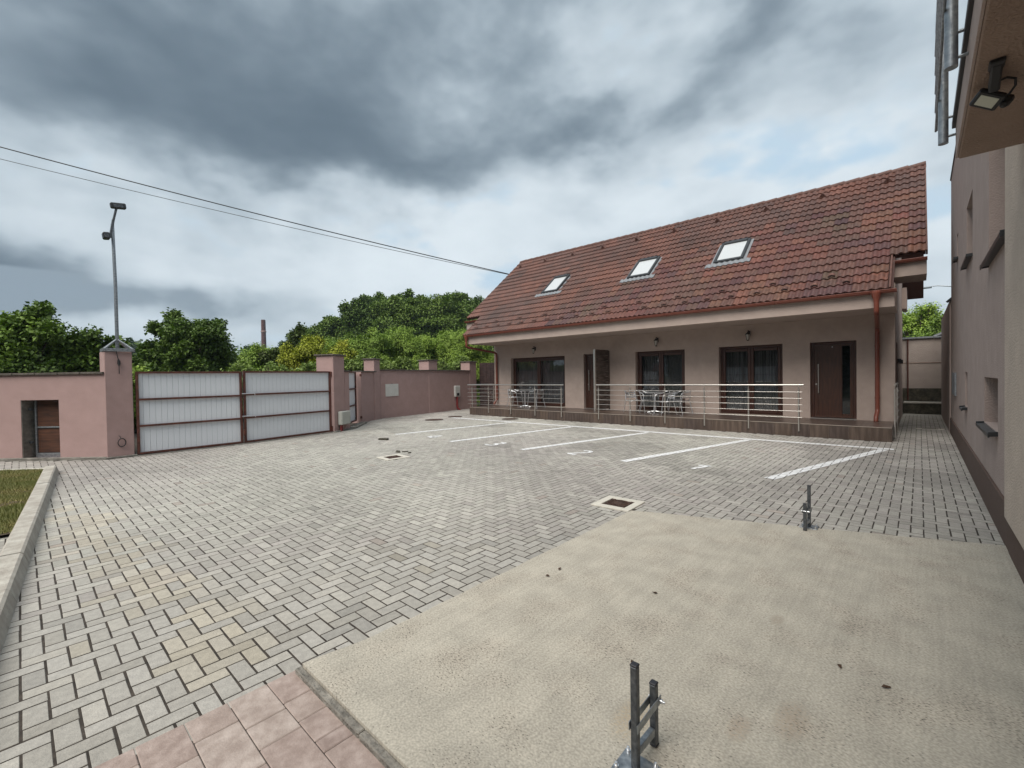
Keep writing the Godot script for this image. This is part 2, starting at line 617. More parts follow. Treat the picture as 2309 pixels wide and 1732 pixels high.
func make_ground() -> void:
	var mb := MB.new()
	var rings := [0.0, 30.0, 90.0, 300.0, 1200.0]
	for r in rings.size() - 1:
		for k in 48:
			var a := TAU * k / 48.0
			var b := TAU * (k + 1) / 48.0
			var p := Vector3(cos(a), 0, sin(a))
			var q := Vector3(cos(b), 0, sin(b))
			var o := Vector3(-6, -0.11, -6)
			if r > 0:
				mb.quad(o + p * rings[r], o + q * rings[r], o + q * rings[r + 1], o + p * rings[r + 1], Vector3.UP)
			else:
				mb.flat(o, o + q * rings[1], o + p * rings[1], Vector3.UP)
	struct("ground", mb, M.field)
	# kerbstones along the left edge of the yard
	var kerb := thing("kerb", "row of pale concrete kerbstones beside the lawn", "", Vector3(-8, 0, kerb_z(-8.0)))
	kerb.set_meta("kind", "structure")
	var d := Vector3(1, 0, 0.075).normalized()
	var sd := Vector3(-d.z, 0, d.x)
	var bas := Basis(d, Vector3.UP, d.cross(Vector3.UP))
	var x := -12.05
	while x < -2.2:
		var kb := MB.new()
		var tilt := rng.randf_range(-0.004, 0.004)
		var prof := PackedVector2Array([Vector2(0.0, -0.1), Vector2(0.19, -0.1), Vector2(0.19, 0.108 + tilt), Vector2(0.175, 0.122 + tilt), Vector2(0.055, 0.122 + tilt), Vector2(0.035, 0.108 + tilt), Vector2(0.0, 0.0)])
		# profile x runs away from the yard (towards +z), extruded along the kerb
		var t := Transform3D(Basis(-bas.z * -1.0, Vector3.UP, -d), Vector3(x, 0, kerb_z(x)))
		t.basis = Basis(sd, Vector3.UP, sd.cross(Vector3.UP))
		var len := 0.992
		t.origin += Vector3.ZERO
		kb.prism(prof, len, t if t.basis.z.dot(d) < 0.0 else Transform3D(t.basis, t.origin + d * len))
		part(kerb, "kerbstone", kb, M.kerb_concrete)
		x += 1.0
	# thin edging between lawn and the path along the wall
	var eg := MB.new()
	eg.beam(Vector3(-12.2, 0.0, -0.36), Vector3(-15.2, 0.0, 3.0), 0.06, 0.13, 0.006)
	struct("lawn_edging", eg, M.pale_concrete, "thin pale concrete edging strip between lawn and wall path")
	# lawn
	var lw := MB.new()
	var poly := PackedVector2Array([Vector2(-12.14, -0.34), Vector2(-7.30, kerb_z(-7.30) + 0.17), Vector2(-7.30, 3.0), Vector2(-15.1, 3.0)])
	var ix := Geometry2D.triangulate_polygon(poly)
	for i in range(0, ix.size(), 3):
		lw.flat(Vector3(poly[ix[i]].x, 0.035, poly[ix[i]].y), Vector3(poly[ix[i + 1]].x, 0.035, poly[ix[i + 1]].y), Vector3(poly[ix[i + 2]].x, 0.035, poly[ix[i + 2]].y), Vector3.UP)
	struct("lawn_soil", lw, M.soil)
	var bl := MB.new()
	for k in 3:
		var a := TAU * k / 3.0 + 0.4
		var p := Vector3(cos(a) * 0.008, 0, sin(a) * 0.008)
		var lean := Vector3(cos(a * 2.3), 0, sin(a * 2.3)) * 0.018
		var wd := Vector3(-sin(a), 0, cos(a)) * 0.0032
		var nn := Vector3(cos(a), 0.7, sin(a)).normalized()
		bl.tri(p - wd, p + wd, p + lean + Vector3(0, 0.045, 0), nn, nn, nn)
	var buf := PackedFloat32Array()
	var gn := noise(0.9, 41, 3)
	for i in 42000:
		var gx0 := rng.randf_range(-13.6, -7.36)
		var gz := rng.randf_range(-0.35, 1.6)
		if not Geometry2D.is_point_in_polygon(Vector2(gx0, gz), poly):
			continue
		var nn := gn.get_noise_2d(gx0, gz)
		if nn < -0.22 and rng.randf() < 0.75:
			continue
		var s := rng.randf_range(0.5, 1.15) * (0.9 + nn)
		var c := Color(0.15, 0.165, 0.035).lerp(Color(0.27, 0.225, 0.085), clampf(rng.randf() * 0.8 - nn, 0.0, 1.0))
		put(buf, Transform3D(Basis(Vector3.UP, rng.randf() * TAU).scaled(Vector3(1.3, s, 1.3)), Vector3(gx0, 0.035, gz)), c)
	var go := many(self, "lawn_grass", bl.mesh(), M.blade, buf, "stuff")
	tag(go, "short patchy lawn grass behind the kerb", "grass")

# ------------------------------------------------------------------ herringbone pavers
var bricks := []
func paver_mesh(l: float, w: float) -> ArrayMesh:
	var mb := MB.new()
	var hx := l * 0.5
	var hz := w * 0.5
	var b := 0.0045
	var t := [Vector3(-hx + b, 0, -hz + b), Vector3(hx - b, 0, -hz + b), Vector3(hx - b, 0, hz - b), Vector3(-hx + b, 0, hz - b)]
	var m := [Vector3(-hx, -0.004, -hz), Vector3(hx, -0.004, -hz), Vector3(hx, -0.004, hz), Vector3(-hx, -0.004, hz)]
	mb.quad(t[0], t[1], t[2], t[3], Vector3.UP)
	for i in 4:
		var j := (i + 1) % 4
		var out: Vector3 = (m[i] + m[j]) * Vector3(1, 0, 1)
		mb.quad(t[i], t[j], m[j], m[i], out.normalized() + Vector3.UP)
		mb.quad(m[i], m[j], m[j] - Vector3(0, 0.04, 0), m[i] - Vector3(0, 0.04, 0), out)
	return mb.mesh()

func make_pavers() -> void:
	var base := thing("courtyard_paving", "grey concrete block paving laid in herringbone over the yard", "", Vector3(-7, 0, -7))
	base.set_meta("kind", "structure")
	var bed := MB.new()
	for xx in range(-19, 1):
		for zz in range(-23, 3):
			bed.quad(Vector3(xx, -0.0017, zz), Vector3(xx + 1, -0.0017, zz), Vector3(xx + 1, -0.0017, zz + 1), Vector3(xx, -0.0017, zz + 1), Vector3.UP)
	part(base, "joint_filling", bed, M.joint_sand)
	var mesh := paver_mesh(0.1950, 0.0950)
	var patch := noise(0.22, 51, 3)
	var hue := noise(0.13, 52, 3)
	var stain := noise(0.7, 53, 3)
	var u := 0.1
	for cx in range(-181, 8):
		for cz in range(-228, 24):
			var t := posmod(cx - cz, 4)
			if t != 0 and t != 2:
				continue
			var hor := t == 0
			var ctr := Vector2(cx + 1.0, cz + 0.5) * u if hor else Vector2(cx + 0.5, cz) * u
			ctr += Vector2(-0.07, 0.03)
			if not paved(ctr.x, ctr.y):
				continue
			var pn := patch.get_noise_2d(ctr.x, ctr.y)
			var hn := hue.get_noise_2d(ctr.x, ctr.y)
			var tone_f := 0.93 + pn * 0.22 + rng.randfn(0.0, 0.075)
			var mauve := clampf(0.42 + hn * 0.7 + rng.randfn(0.0, 0.16), 0.0, 1.0)
			var c := Color(0.455, 0.442, 0.395).lerp(Color(0.390, 0.360, 0.338), mauve)
			# sandy tracks where soil was washed over the blocks beside the kerb
			var tr := absf(ctr.y - (-0.75 + (ctr.x + 4.6) * -0.10 + stain.get_noise_2d(ctr.x, 3.0) * 0.25))
			if ctr.x < -2.9 and ctr.x > -8.5 and tr < 0.36 and stain.get_noise_2d(ctr.x * 2.0, ctr.y * 2.0) > -0.12:
				c = c.lerp(Color(0.50, 0.43, 0.31), 0.38 * clampf(1.2 - tr * 3.0 + rng.randfn(0, 0.25), 0.0, 1.0))
			# tyre-darkened blocks in the bays
			if ctr.y < -7.5 and stain.get_noise_2d(ctr.x * 0.5 + 40.0, ctr.y * 0.5) > 0.22:
				tone_f *= 0.80
			if rng.randf() < 0.012:
				c = c.lerp(Color(0.35, 0.27, 0.23), 0.4)
			tone_f = clampf(tone_f, 0.62, 1.16)
			var y := clampf(rng.randfn(0.0, 0.0003), -0.0005, 0.0006)
			bricks.append([ctr, hor, y, Color(c.r * tone_f, c.g * tone_f, c.b * tone_f)])
	# the 300 blocks that show largest are single pieces, the rest is one part
	var eye2 := Vector2(EYE.x, EYE.z)
	var view := Vector2(-0.6724, -0.74).normalized()
	var order := []
	for i in bricks.size():
		var dv: Vector2 = bricks[i][0] - eye2
		var ahead := dv.dot(view)
		var side := absf(dv.dot(Vector2(-view.y, view.x)))
		# in view: inside the lens's angles
		var seen: bool = ahead > 1.9 and side < ahead * 1.2 and not (bricks[i][0].x > -2.5 and bricks[i][0].y > -4.6)
		order.append([dv.length() if seen else 900.0 + dv.length(), i])
	order.sort_custom(func(a, b): return a[0] < b[0])
	var mats := {}
	var buf := PackedFloat32Array()
	for k in order.size():
		var b: Array = bricks[order[k][1]]
		var t := Transform3D(Basis.IDENTITY if b[1] else Basis(Vector3.UP, PI / 2), Vector3(b[0].x, b[2], b[0].y))
		t.basis = t.basis * Basis(Vector3(1, 0, 0), clampf(rng.randfn(0.0, 0.003), -0.007, 0.007)) * Basis(Vector3(0, 0, 1), clampf(rng.randfn(0.0, 0.0015), -0.004, 0.004)) * Basis(Vector3.UP, rng.randfn(0.0, 0.0045))
		t.origin += Vector3(rng.randfn(0.0, 0.0008), 0, rng.randfn(0.0, 0.0008))
		t = t * Transform3D(Basis.from_scale(Vector3(rng.randf_range(0.987, 1.0), 1.0, rng.randf_range(0.972, 1.0))), Vector3.ZERO)
		if k < 300:
			var c: Color = b[3]
			var key := "%d_%d" % [roundi(c.r * 40.0), roundi((c.r - c.b) * 80.0)]
			if not mats.has(key):
				var r := roundf(c.r * 40.0) / 40.0
				var bl := r - roundf((c.r - c.b) * 80.0) / 80.0
				mats[key] = mat("paver_" + key, Color(r, lerpf(bl, r, 0.66), bl), 0.9, "paver", 0.55, "rough", 0.25)
			piece(base, "paver_block", mesh, mats[key], t)
		else:
			put(buf, t, b[3])
	many(base, "far_paver_blocks", mesh, M.paver_many, buf, "stuff")
	# large pink slabs in strips beside the ramp
	var pink := thing("slab_path", "path of pinkish concrete slabs of mixed lengths beside the ramp", "", Vector3(-2, 0, -0.5))
	pink.set_meta("kind", "structure")
	var pb := MB.new()
	pb.quad(Vector3(-2.63, -0.006, -1.1), Vector3(2, -0.006, -1.1), Vector3(2, -0.006, 2.0), Vector3(-2.63, -0.006, 2.0), Vector3.UP)
	part(pink, "joint_filling", pb, M.joint_grey)
	var tones := [mat("slab_a", Color(0.385, 0.312, 0.280), 0.9, "slabs", 0.6, "rough", 0.2), mat("slab_b", Color(0.43, 0.365, 0.328), 0.9, "slabs", 0.7, "rough", 0.2), mat("slab_c", Color(0.35, 0.28, 0.252), 0.9, "slabs", 0.5, "rough", 0.2), mat("slab_d", Color(0.405, 0.335, 0.30), 0.9, "slabs", 0.9, "rough", 0.2)]
	var zz := -1.055
	var row := 0
	while zz < 1.0:
		var xx: float = -2.63
		var first := true
		while xx < 0.2:
			var l: float = [0.27, 0.09, 0.18, 0.36, 0.13][rng.randi() % 5]
			if first and row == 0:
				l = 0.23
			first = false
			var s := MB.new()
			s.bb(Vector3(xx + 0.0015, -0.06, zz + 0.0015), Vector3(xx + l - 0.0015, 0.003 + rng.randfn(0, 0.0006), zz + 0.1835), 0.004)
			part(pink, "path_slab", s, tones[rng.randi() % 4])
			xx += l
		zz += 0.185
		row += 1

# ------------------------------------------------------------------ concrete ramp slab
func slab_y(x: float, z: float) -> float:
	return 0.008 + 0.036 * smoothstep(-1.5, -1.06, z)

func make_slab() -> void:
	var w := 1024
	var h := 1536
	var n1 := noise(0.010, 61, 4).get_image(w, h)
	var streak := noise(0.09, 62, 3).get_image(w, h / 32)
	streak.resize(w, h, Image.INTERPOLATE_CUBIC)
	var grit := noise(0.20, 63, 2).get_image(w, h)
	var spots := noise(0.36, 64, 3).get_image(w / 2, h)
	spots.resize(w, h, Image.INTERPOLATE_CUBIC)
	var zone := noise(0.006, 65, 3).get_image(w, h)
	var d1 := n1.get_data()
	var d2 := streak.get_data()
	var d3 := grit.get_data()
	var d4 := spots.get_data()
	var d5 := zone.get_data()
	var out := PackedByteArray()
	out.resize(w * h * 3)
	var bump := PackedByteArray()
	bump.resize(w * h)
	for i in w * h:
		var a := d1[i] / 255.0
		var s := d2[i] / 255.0
		var g := d3[i] / 255.0
		var p := d4[i] / 255.0
		var zn := d5[i] / 255.0
		var v := 0.82 + (a - 0.5) * 0.09 + (s - 0.5) * 0.055 + (g - 0.5) * 0.21
		var pit := clampf((p - (0.88 - zn * 0.28)) * 8.0, 0.0, 1.0)
		v -= pit * 0.38
		var pk := clampf((zn - 0.5) * 1.0, 0.0, 1.0)
		out[i * 3] = clampi(int((v + 0.004 * pk) * 255.0 * 0.985), 0, 255)
		out[i * 3 + 1] = clampi(int((v - 0.014 * pk) * 255.0 * 0.957), 0, 255)
		out[i * 3 + 2] = clampi(int((v - 0.024 * pk) * 255.0 * 0.885), 0, 255)
		bump[i] = clampi(int((0.62 + (s - 0.5) * 0.35 + (g - 0.5) * 0.30 - pit * 0.5) * 255.0), 0, 255)
	var im := Image.create_from_data(w, h, false, Image.FORMAT_RGB8, out)
	# rust and earth stains seen on the slab (x, z, size)
	for st in [[-0.62, -2.2, 0.06, Color(0.62, 0.50, 0.40)], [-0.45, -2.42, 0.09, Color(0.58, 0.47, 0.37)], [-0.70, -3.35, 0.05, Color(0.5, 0.42, 0.34)], [-1.02, -1.95, 0.10, Color(0.70, 0.56, 0.38)]]:
		var cx := int((st[0] + 2.62) / 3.42 * w)
		var cy := int((st[1] + 6.25) / 5.25 * h)
		var rr := int(st[2] / 3.42 * w)
		for yy in range(maxi(cy - rr * 2, 0), mini(cy + rr * 2, h)):
			for xx in range(maxi(cx - rr, 0), mini(cx + rr, w)):
				var e := Vector2((xx - cx) / float(rr), (yy - cy) / float(rr * 2)).length()
				var m := clampf((1.0 - e) * 1.3 * (d4[yy * w + xx] / 255.0 + d3[yy * w + xx] / 255.0 - 0.75), 0.0, 0.28)
				if m > 0.0:
					im.set_pixel(xx, yy, im.get_pixel(xx, yy).lerp(st[3], m))
	var bi := Image.create_from_data(w, h, false, Image.FORMAT_L8, bump)
	bi.convert(Image.FORMAT_RGBA8)
	bi.bump_map_to_normal_map(5.0)
	var m := StandardMaterial3D.new()
	m.resource_name = "broomed_concrete"
	m.albedo_color = Color(0.815, 0.81, 0.81)
	m.albedo_texture = ImageTexture.create_from_image(im)
	m.normal_enabled = true
	m.normal_texture = ImageTexture.create_from_image(bi)
	m.normal_scale = 0.25
	m.roughness = 0.94
	var mb := MB.new()
	var nx := 26
	var nz := 40
	var edge := noise(3.0, 66, 3)
	var P := func(i: int, j: int) -> Vector3:
		var x := lerpf(-2.585, 0.72, float(i) / nx)
		var z := lerpf(-1.045, slab_far(x), float(j) / nz)
		if i == 0:
			x += edge.get_noise_2d(z, 0.0) * 0.012
		if j == nz:
			z += edge.get_noise_2d(x, 5.0) * 0.016
		return Vector3(x, slab_y(x, z) + edge.get_noise_2d(x * 0.3, z * 0.3) * 0.004, z)
	for i in nx:
		for j in nz:
			mb.quad(P.call(i, j), P.call(i + 1, j), P.call(i + 1, j + 1), P.call(i, j + 1), Vector3.UP)
	var dn := Vector3(0, -0.16, 0)
	for j in nz:
		mb.quad(P.call(0, j), P.call(0, j + 1), P.call(0, j + 1) + dn, P.call(0, j) + dn, Vector3.LEFT)
	for i in nx:
		mb.quad(P.call(i, 0), P.call(i + 1, 0), P.call(i + 1, 0) + dn, P.call(i, 0) + dn, Vector3.BACK)
		mb.quad(P.call(i, nz), P.call(i + 1, nz), P.call(i + 1, nz) + dn, P.call(i, nz) + dn, Vector3.FORWARD)
	for p in mb.v:
		mb.uv.append(Vector2((p.x + 2.62) / 3.42, (p.z + 6.25) / 5.25))
	struct("concrete_ramp", mb, m, "broom-finished beige concrete slab in the foreground")
	var edging := thing("slab_edging", "grey concrete edging along the near side of the slab", "", Vector3(-1.0, 0, -1.03))
	edging.set_meta("kind", "structure")
	for k in 5:
		var eg := MB.new()
		eg.bb(Vector3(-2.60 + k * 0.7, -0.06, -1.046), Vector3(-2.60 + k * 0.7 + 0.695, 0.030, -1.008), 0.005)
		part(edging, "edging_stone", eg, M.raw_concrete)

# ------------------------------------------------------------------ boundary wall, pillars and gates
func copings(parent: Node3D, p: Vector2, q: Vector2, y: float, depth := 0.40, step := 0.5, over := 0.05) -> void:
	var t := along(p, q)
	var l := p.distance_to(q)
	var k := maxi(1, roundi(l / step))
	for i in k:
		var mb := MB.new()
		var a := l * i / k + 0.003
		var b := l * (i + 1) / k - 0.003
		var tt := t * Transform3D(Basis.IDENTITY, Vector3((a + b) * 0.5, y + 0.024 + rng.randfn(0, 0.002), over - depth * 0.5 + rng.randfn(0, 0.003)))
		mb.box(tt, Vector3(b - a, 0.048, depth), 0.006)
		part(parent, "coping_slab", mb, M.coping)

func wall_run(parent: Node3D, p: Vector2, q: Vector2, h: float, holes := [], thick := 0.30) -> void:
	var mb := MB.new()
	mb.wall(along(p, q), p.distance_to(q), h, thick, holes, -0.1)
	part(parent, "wall", mb, M.pink_plaster)
	copings(parent, p, q, h)

func pillar(label: String, c: Vector2, dir: Vector2, s: float, h: float, cap := true, group := "pink boundary wall pillars") -> Node3D:
	# c: front left foot, dir: along the front to the right
	var o := thing("wall_pillar", label, "pillar", Vector3(c.x, 0, c.y), 0.0, group)
	var t := along(c, c + dir)
	var mb := MB.new()
	mb.box(t * Transform3D(Basis.IDENTITY, Vector3(s * 0.5, h * 0.5 - 0.05, -s * 0.5)), Vector3(s, h + 0.1, s), 0.012)
	part(o, "shaft", mb, M.pink_plaster)
	if cap:
		var cb := MB.new()
		cb.box(t * Transform3D(Basis.IDENTITY, Vector3(s * 0.5, h + 0.026, -s * 0.5)), Vector3(s + 0.1, 0.05, s + 0.1), 0.01)
		part(o, "cap_slab", cb, M.coping)
	return o

func gate_leaf(label: String, p: Vector2, q: Vector2, y0: float, y1: float, rails: Array, board := 0.112, hinge_right := true) -> Node3D:
	var o := thing("gate_leaf", label, "gate", Vector3(p.x, 0, p.y), 0.0, "white sheet metal gates with red-brown frames")
	var t := along(p, q)
	var l := p.distance_to(q)
	var f := MB.new()
	var g := 0.012
	for u in [g + 0.025, l - g - 0.025]:
		f = MB.new()
		f.box(t * Transform3D(Basis.IDENTITY, Vector3(u, (y0 + y1) * 0.5, -0.03)), Vector3(0.05, y1 - y0, 0.05), 0.004)
		part(o, "stile", f, M.rust_steel)
	for y in [y0 + 0.02, y1 - 0.02] + rails:
		var r := MB.new()
		r.box(t * Transform3D(Basis.IDENTITY, Vector3(l * 0.5, y, -0.028)), Vector3(l - 2.0 * g - 0.102, 0.045, 0.046), 0.003)
		part(o, "rail", r, M.rust_steel)
	# top strip lies over the sheet edge
	var k := maxi(1, roundi((l - 0.06) / board))
	var bw := (l - 0.06) / k
	for i in k:
		var b := MB.new()
		var tt := t * Transform3D(Basis.IDENTITY, Vector3(0.03 + bw * (i + 0.5), (y0 + y1) * 0.5, -0.068))
		b.box(tt, Vector3(bw - 0.0035, y1 - y0 - 0.02, 0.016), 0.003)
		part(o, "sheet_board", b, M.white_sheet)
	var bk := MB.new()
	bk.box(t * Transform3D(Basis.IDENTITY, Vector3(l * 0.5, (y0 + y1) * 0.5, -0.079)), Vector3(l - 0.05, y1 - y0 - 0.03, 0.004))
	part(o, "backing_sheet", bk, M.white_sheet)
	return o

func make_boundary() -> void:
	# left wall with the meter niche
	var a := Vector2(-17.38, 2.671)
	var b := Vector2(-13.025, -1.25)
	var lw := thing("boundary_wall", "pink rendered yard wall with a recessed cabinet door, left of the gate", "wall", Vector3(a.x, 0, a.y), 0.0, "pink boundary walls")
	var du := (b - a).normalized()
	var n0 := (Vector2(-14.31, 0.07) - a).dot(du)
	var n1 := (Vector2(-13.69, -0.48) - a).dot(du)
	wall_run(lw, a, b, 1.85, [[n0, n1, 0.03, 1.31]], 0.36)
	var t := along(a, b)
	var pl := MB.new()
	pl.box(t * Transform3D(Basis.IDENTITY, Vector3(a.distance_to(b) * 0.5, 0.012, 0.02)), Vector3(a.distance_to(b), 0.10, 0.06), 0.01)
	part(lw, "footing", pl, M.raw_concrete)
	var nb := MB.new()
	nb.box(t * Transform3D(Basis.IDENTITY, Vector3((n0 + n1) * 0.5, 0.67, -0.34)), Vector3(n1 - n0 + 0.1, 1.4, 0.03))
	nb.box(t * Transform3D(Basis.IDENTITY, Vector3(n0 + 0.006, 0.67, -0.18)), Vector3(0.014, 1.276, 0.34))
	part(lw, "niche_lining", nb, M.raw_concrete)
	var cd := thing("cabinet_door", "brown wooden cabinet door in a galvanised frame set in the pink wall", "cabinet door", t * Vector3(n1 - 0.25, 0.03, -0.2))
	var fr := MB.new()
	var u0 := n0 + 0.10
	var u1 := n1 - 0.005
	for s in [[u0, u0 + 0.035, 0.05, 1.30], [u0, u1, 0.03, 0.13], [u0 + 0.035, u1, 0.685, 0.715]]:
		fr.box(t * Transform3D(Basis.IDENTITY, Vector3((s[0] + s[1]) * 0.5, (s[2] + s[3]) * 0.5, -0.20 + (0.004 if s[3] > 1 else 0.0))), Vector3(s[1] - s[0], s[3] - s[2], 0.03), 0.003)
	part(cd, "frame", fr, M.zinc)
	for s in [[0.14, 0.68], [0.72, 1.30]]:
		var pn := MB.new()
		pn.box(t * Transform3D(Basis.IDENTITY, Vector3((u0 + u1) * 0.5 + 0.02, (s[0] + s[1]) * 0.5, -0.215)), Vector3(u1 - u0 - 0.04, s[1] - s[0], 0.016), 0.002)
		part(cd, "panel", pn, mat("ply", Color(0.105, 0.04, 0.02), 0.6, "wood", 0.8))
	for y in [0.38, 1.1]:
		var hg := MB.new()
		hg.box(t * Transform3D(Basis.IDENTITY, Vector3(n0 + 0.05, y, -0.15)), Vector3(0.06, 0.05, 0.05), 0.004)
		part(cd, "hinge", hg, M.dull_zinc)

	# gate pillars and the lamp pillar
	var p1 := pillar("tall pink pillar carrying the lamp post", Vector2(-13.0, -1.25), Vector2(-0.03, -0.49), 0.47, 2.34, false)
	var fb := MB.new()
	fb.box(along(Vector2(-13.0, -1.25), Vector2(-13.03, -1.74)) * Transform3D(Basis.IDENTITY, Vector3(0.24, 0.01, 0.01)), Vector3(0.55, 0.075, 0.05), 0.01)
	part(p1, "footing", fb, M.raw_concrete)
	lamp_post(Vector3(-13.24, 2.34, -1.50))
	gate_leaf("white double gate leaf next to the lamp pillar", Vector2(-13.03, -1.76), Vector2(-13.1, -3.94), 0.03, 1.90, [0.67, 1.27])
	var g2 := gate_leaf("white double gate leaf next to the pillar with the grey box", Vector2(-13.1, -3.96), Vector2(-13.62, -6.58), 0.03, 1.91, [0.68, 1.29])
	var t2 := along(Vector2(-13.1, -3.96), Vector2(-13.62, -6.58))
	for y in [0.70, 1.29]:
		var lt := MB.new()
		lt.tube([t2 * Vector3(-0.06, y + 0.03, 0.03), t2 * Vector3(0.24, y + 0.03, 0.03), t2 * Vector3(0.27, y + 0.025, 0.03), t2 * Vector3(0.275, y - 0.02, 0.03)], 0.012, 8)
		part(g2, "bolt", lt, M.aluminium)
	for s in [[2.655, "hinge"], [-0.01, "drop_rod"]]:
		for y in ([0.12, 1.82] if s[1] == "hinge" else [0.30]):
			var hb := MB.new()
			hb.tube([t2 * Vector3(s[0], y - 0.08, 0.015), t2 * Vector3(s[0], y + 0.08, 0.015)], 0.022, 10)
			part(g2, s[1], hb, M.rust_steel)
	var sill := thing("gate_threshold", "low worn concrete strip under the double gate", "", Vector3(-13.1, 0, -4.0))
	sill.set_meta("kind", "structure")
	var th := MB.new()
	th.beam(Vector3(-13.0, -0.01, -1.76), Vector3(-13.07, -0.01, -3.95), 0.10, 0.05, 0.006)
	part(sill, "strip", th, M.raw_concrete)
	th = MB.new()
	th.beam(Vector3(-13.07, -0.01, -3.97), Vector3(-13.58, -0.01, -6.6), 0.10, 0.05, 0.006)
	part(sill, "strip", th, M.raw_concrete)

	var d2 := Vector2(-0.42, -0.72).normalized()
	var c2 := Vector2(-13.55, -6.62)
	pillar("wide pink gate pillar with a grey cabinet at its foot", c2, d2, 0.60, 2.40)
	var stub := thing("boundary_wall", "short low stub of pink wall beside the wide gate pillar", "wall", Vector3(-13.9, 0, -7.2), 0.0, "pink boundary walls")
	wall_run(stub, c2 + d2 * 0.605, c2 + d2 * 0.86, 1.90, [], 0.34)
	var ft := MB.new()
	ft.box(along(c2, c2 + d2) * Transform3D(Basis.IDENTITY, Vector3(0.42, 0.01, 0.03)), Vector3(0.95, 0.06, 0.1), 0.012)
	part(stub, "footing", ft, M.raw_concrete)
	# grey cabinet with red ducts
	var tb := along(c2, c2 + d2)
	var cab := thing("utility_cabinet", "pale grey plastic utility cabinet with red duct on the gate pillar", "utility box", tb * Vector3(0.4, 0.2, 0.0))
	var cb := MB.new()
	cb.box(tb * Transform3D(Basis.IDENTITY, Vector3(0.42, 0.42, 0.075)), Vector3(0.50, 0.43, 0.14), 0.02)
	part(cab, "housing", cb, M.cabinet)
	var cl := MB.new()
	cl.box(tb * Transform3D(Basis.IDENTITY, Vector3(0.42, 0.42, 0.15)), Vector3(0.46, 0.39, 0.012), 0.005)
	part(cab, "lid", cl, M.cabinet)
	for u in [0.24, 0.31]:
		var dc := MB.new()
		dc.tube([tb * Vector3(u, 0.22, 0.07), tb * Vector3(u, -0.02, 0.07)], 0.026, 10)
		part(cab, "duct", dc, M.red_duct)

	# wicket gate, set back
	gate_leaf("narrow white wicket gate between the pink walls", Vector2(-14.35, -7.42), Vector2(-15.62, -8.52), 0.10, 1.93, [0.70, 1.30])
	var w3 := thing("boundary_wall", "short pink wall right of the narrow wicket gate", "wall", Vector3(-15.56, 0, -8.67), 0.0, "pink boundary walls")
	wall_run(w3, Vector2(-15.56, -8.67), Vector2(-16.36, -9.76), 1.92, [], 0.42)
	var st := MB.new()
	st.beam(Vector3(-14.0, 0.0, -7.42), Vector3(-15.5, 0.0, -8.72), 0.26, 0.10, 0.012)
	part(w3, "footing", st, M.raw_concrete)
	for y in [0.22, 1.80]:
		var hb := MB.new()
		hb.lathe([Vector2(0, 0.05), Vector2(0.035, 0.045), Vector2(0.04, -0.045), Vector2(0, -0.05)], Transform3D(Basis.IDENTITY, Vector3(-15.50, y, -8.62)), 10)
		part(w3, "hinge", hb, M.rust_steel)
	pillar("pink pillar at the bend of the boundary wall", Vector2(-16.22, -9.62), Vector2(-0.50, -0.87).normalized(), 0.46, 2.43)
	var w4 := thing("boundary_wall", "long pink wall with a white board and a meter box", "wall", Vector3(-16.5, 0, -10), 0.0, "pink boundary walls")
	var a4 := Vector2(-16.5, -9.98)
	var b4 := Vector2(-17.70, -16.15)
	wall_run(w4, a4, b4, 1.99)
	var t4 := along(a4, b4)
	pillar("slim pink pillar in the middle of the long wall", a4 + (b4 - a4).normalized() * 3.05 - Vector2(-0.982, 0.19) * 0.012, (b4 - a4).normalized(), 0.62, 2.47)
	pillar("pink pillar at the end of the long wall by the house", a4 + (b4 - a4).normalized() * 6.25 - Vector2(-0.982, 0.19) * 0.02, (b4 - a4).normalized(), 0.6, 2.47)
	var wb := MB.new()
	wb.box(t4 * Transform3D(Basis.IDENTITY, Vector3(0.72, 1.165, 0.012)), Vector3(0.73, 0.52, 0.018), 0.003)
	var board := thing("notice_board", "blank white square board on the long pink wall", "board", t4 * Vector3(0.72, 0.9, 0.0))
	part(board, "panel", wb, M.white_plastic)
	var wn := MB.new()
	wn.box(t4 * Transform3D(Basis.IDENTITY, Vector3(0.72, 1.435, 0.012)), Vector3(0.06, 0.02, 0.012), 0.002)
	part(board, "hanger", wn, M.dull_zinc)
	var mt := thing("meter_box", "white meter box with a dark red duct below on the pink wall", "utility box", t4 * Vector3(5.1, 0.68, 0))
	var mh := MB.new()
	mh.box(t4 * Transform3D(Basis.IDENTITY, Vector3(5.1, 0.96, 0.055)), Vector3(0.44, 0.56, 0.10), 0.03)
	part(mt, "housing", mh, M.white_plastic)
	var mw := MB.new()
	mw.box(t4 * Transform3D(Basis.IDENTITY, Vector3(5.12, 0.80, 0.108)), Vector3(0.20, 0.14, 0.012), 0.004)
	part(mt, "display_window", mw, M.black_plastic)
	var md := MB.new()
	md.tube([t4 * Vector3(5.1, 0.70, 0.05), t4 * Vector3(5.1, 0.25, 0.05), t4 * Vector3(5.12, 0.1, 0.07), t4 * Vector3(5.2, -0.03, 0.16)], 0.05, 10)
	part(mt, "duct", md, M.red_duct)
	# dark fence between the wall and the house
	var df := thing("side_fence", "dark brown solid fence between the pink wall and the house", "fence", Vector3(-16.6, 0, -16.9))
	for i in 10:
		var m := MB.new()
		m.bb(Vector3(-17.75 + i * 0.28, 0.0, -16.95), Vector3(-17.75 + i * 0.28 + 0.272, 2.42, -16.90), 0.004)
		part(df, "board", m, mat("fence_dark", Color(0.06, 0.032, 0.03), 0.7, "wood", 0.6) if i == 0 else M.fence_dark)

	# cable dangling from the lamp pillar, and a coil near its foot
	var cbm := MB.new()
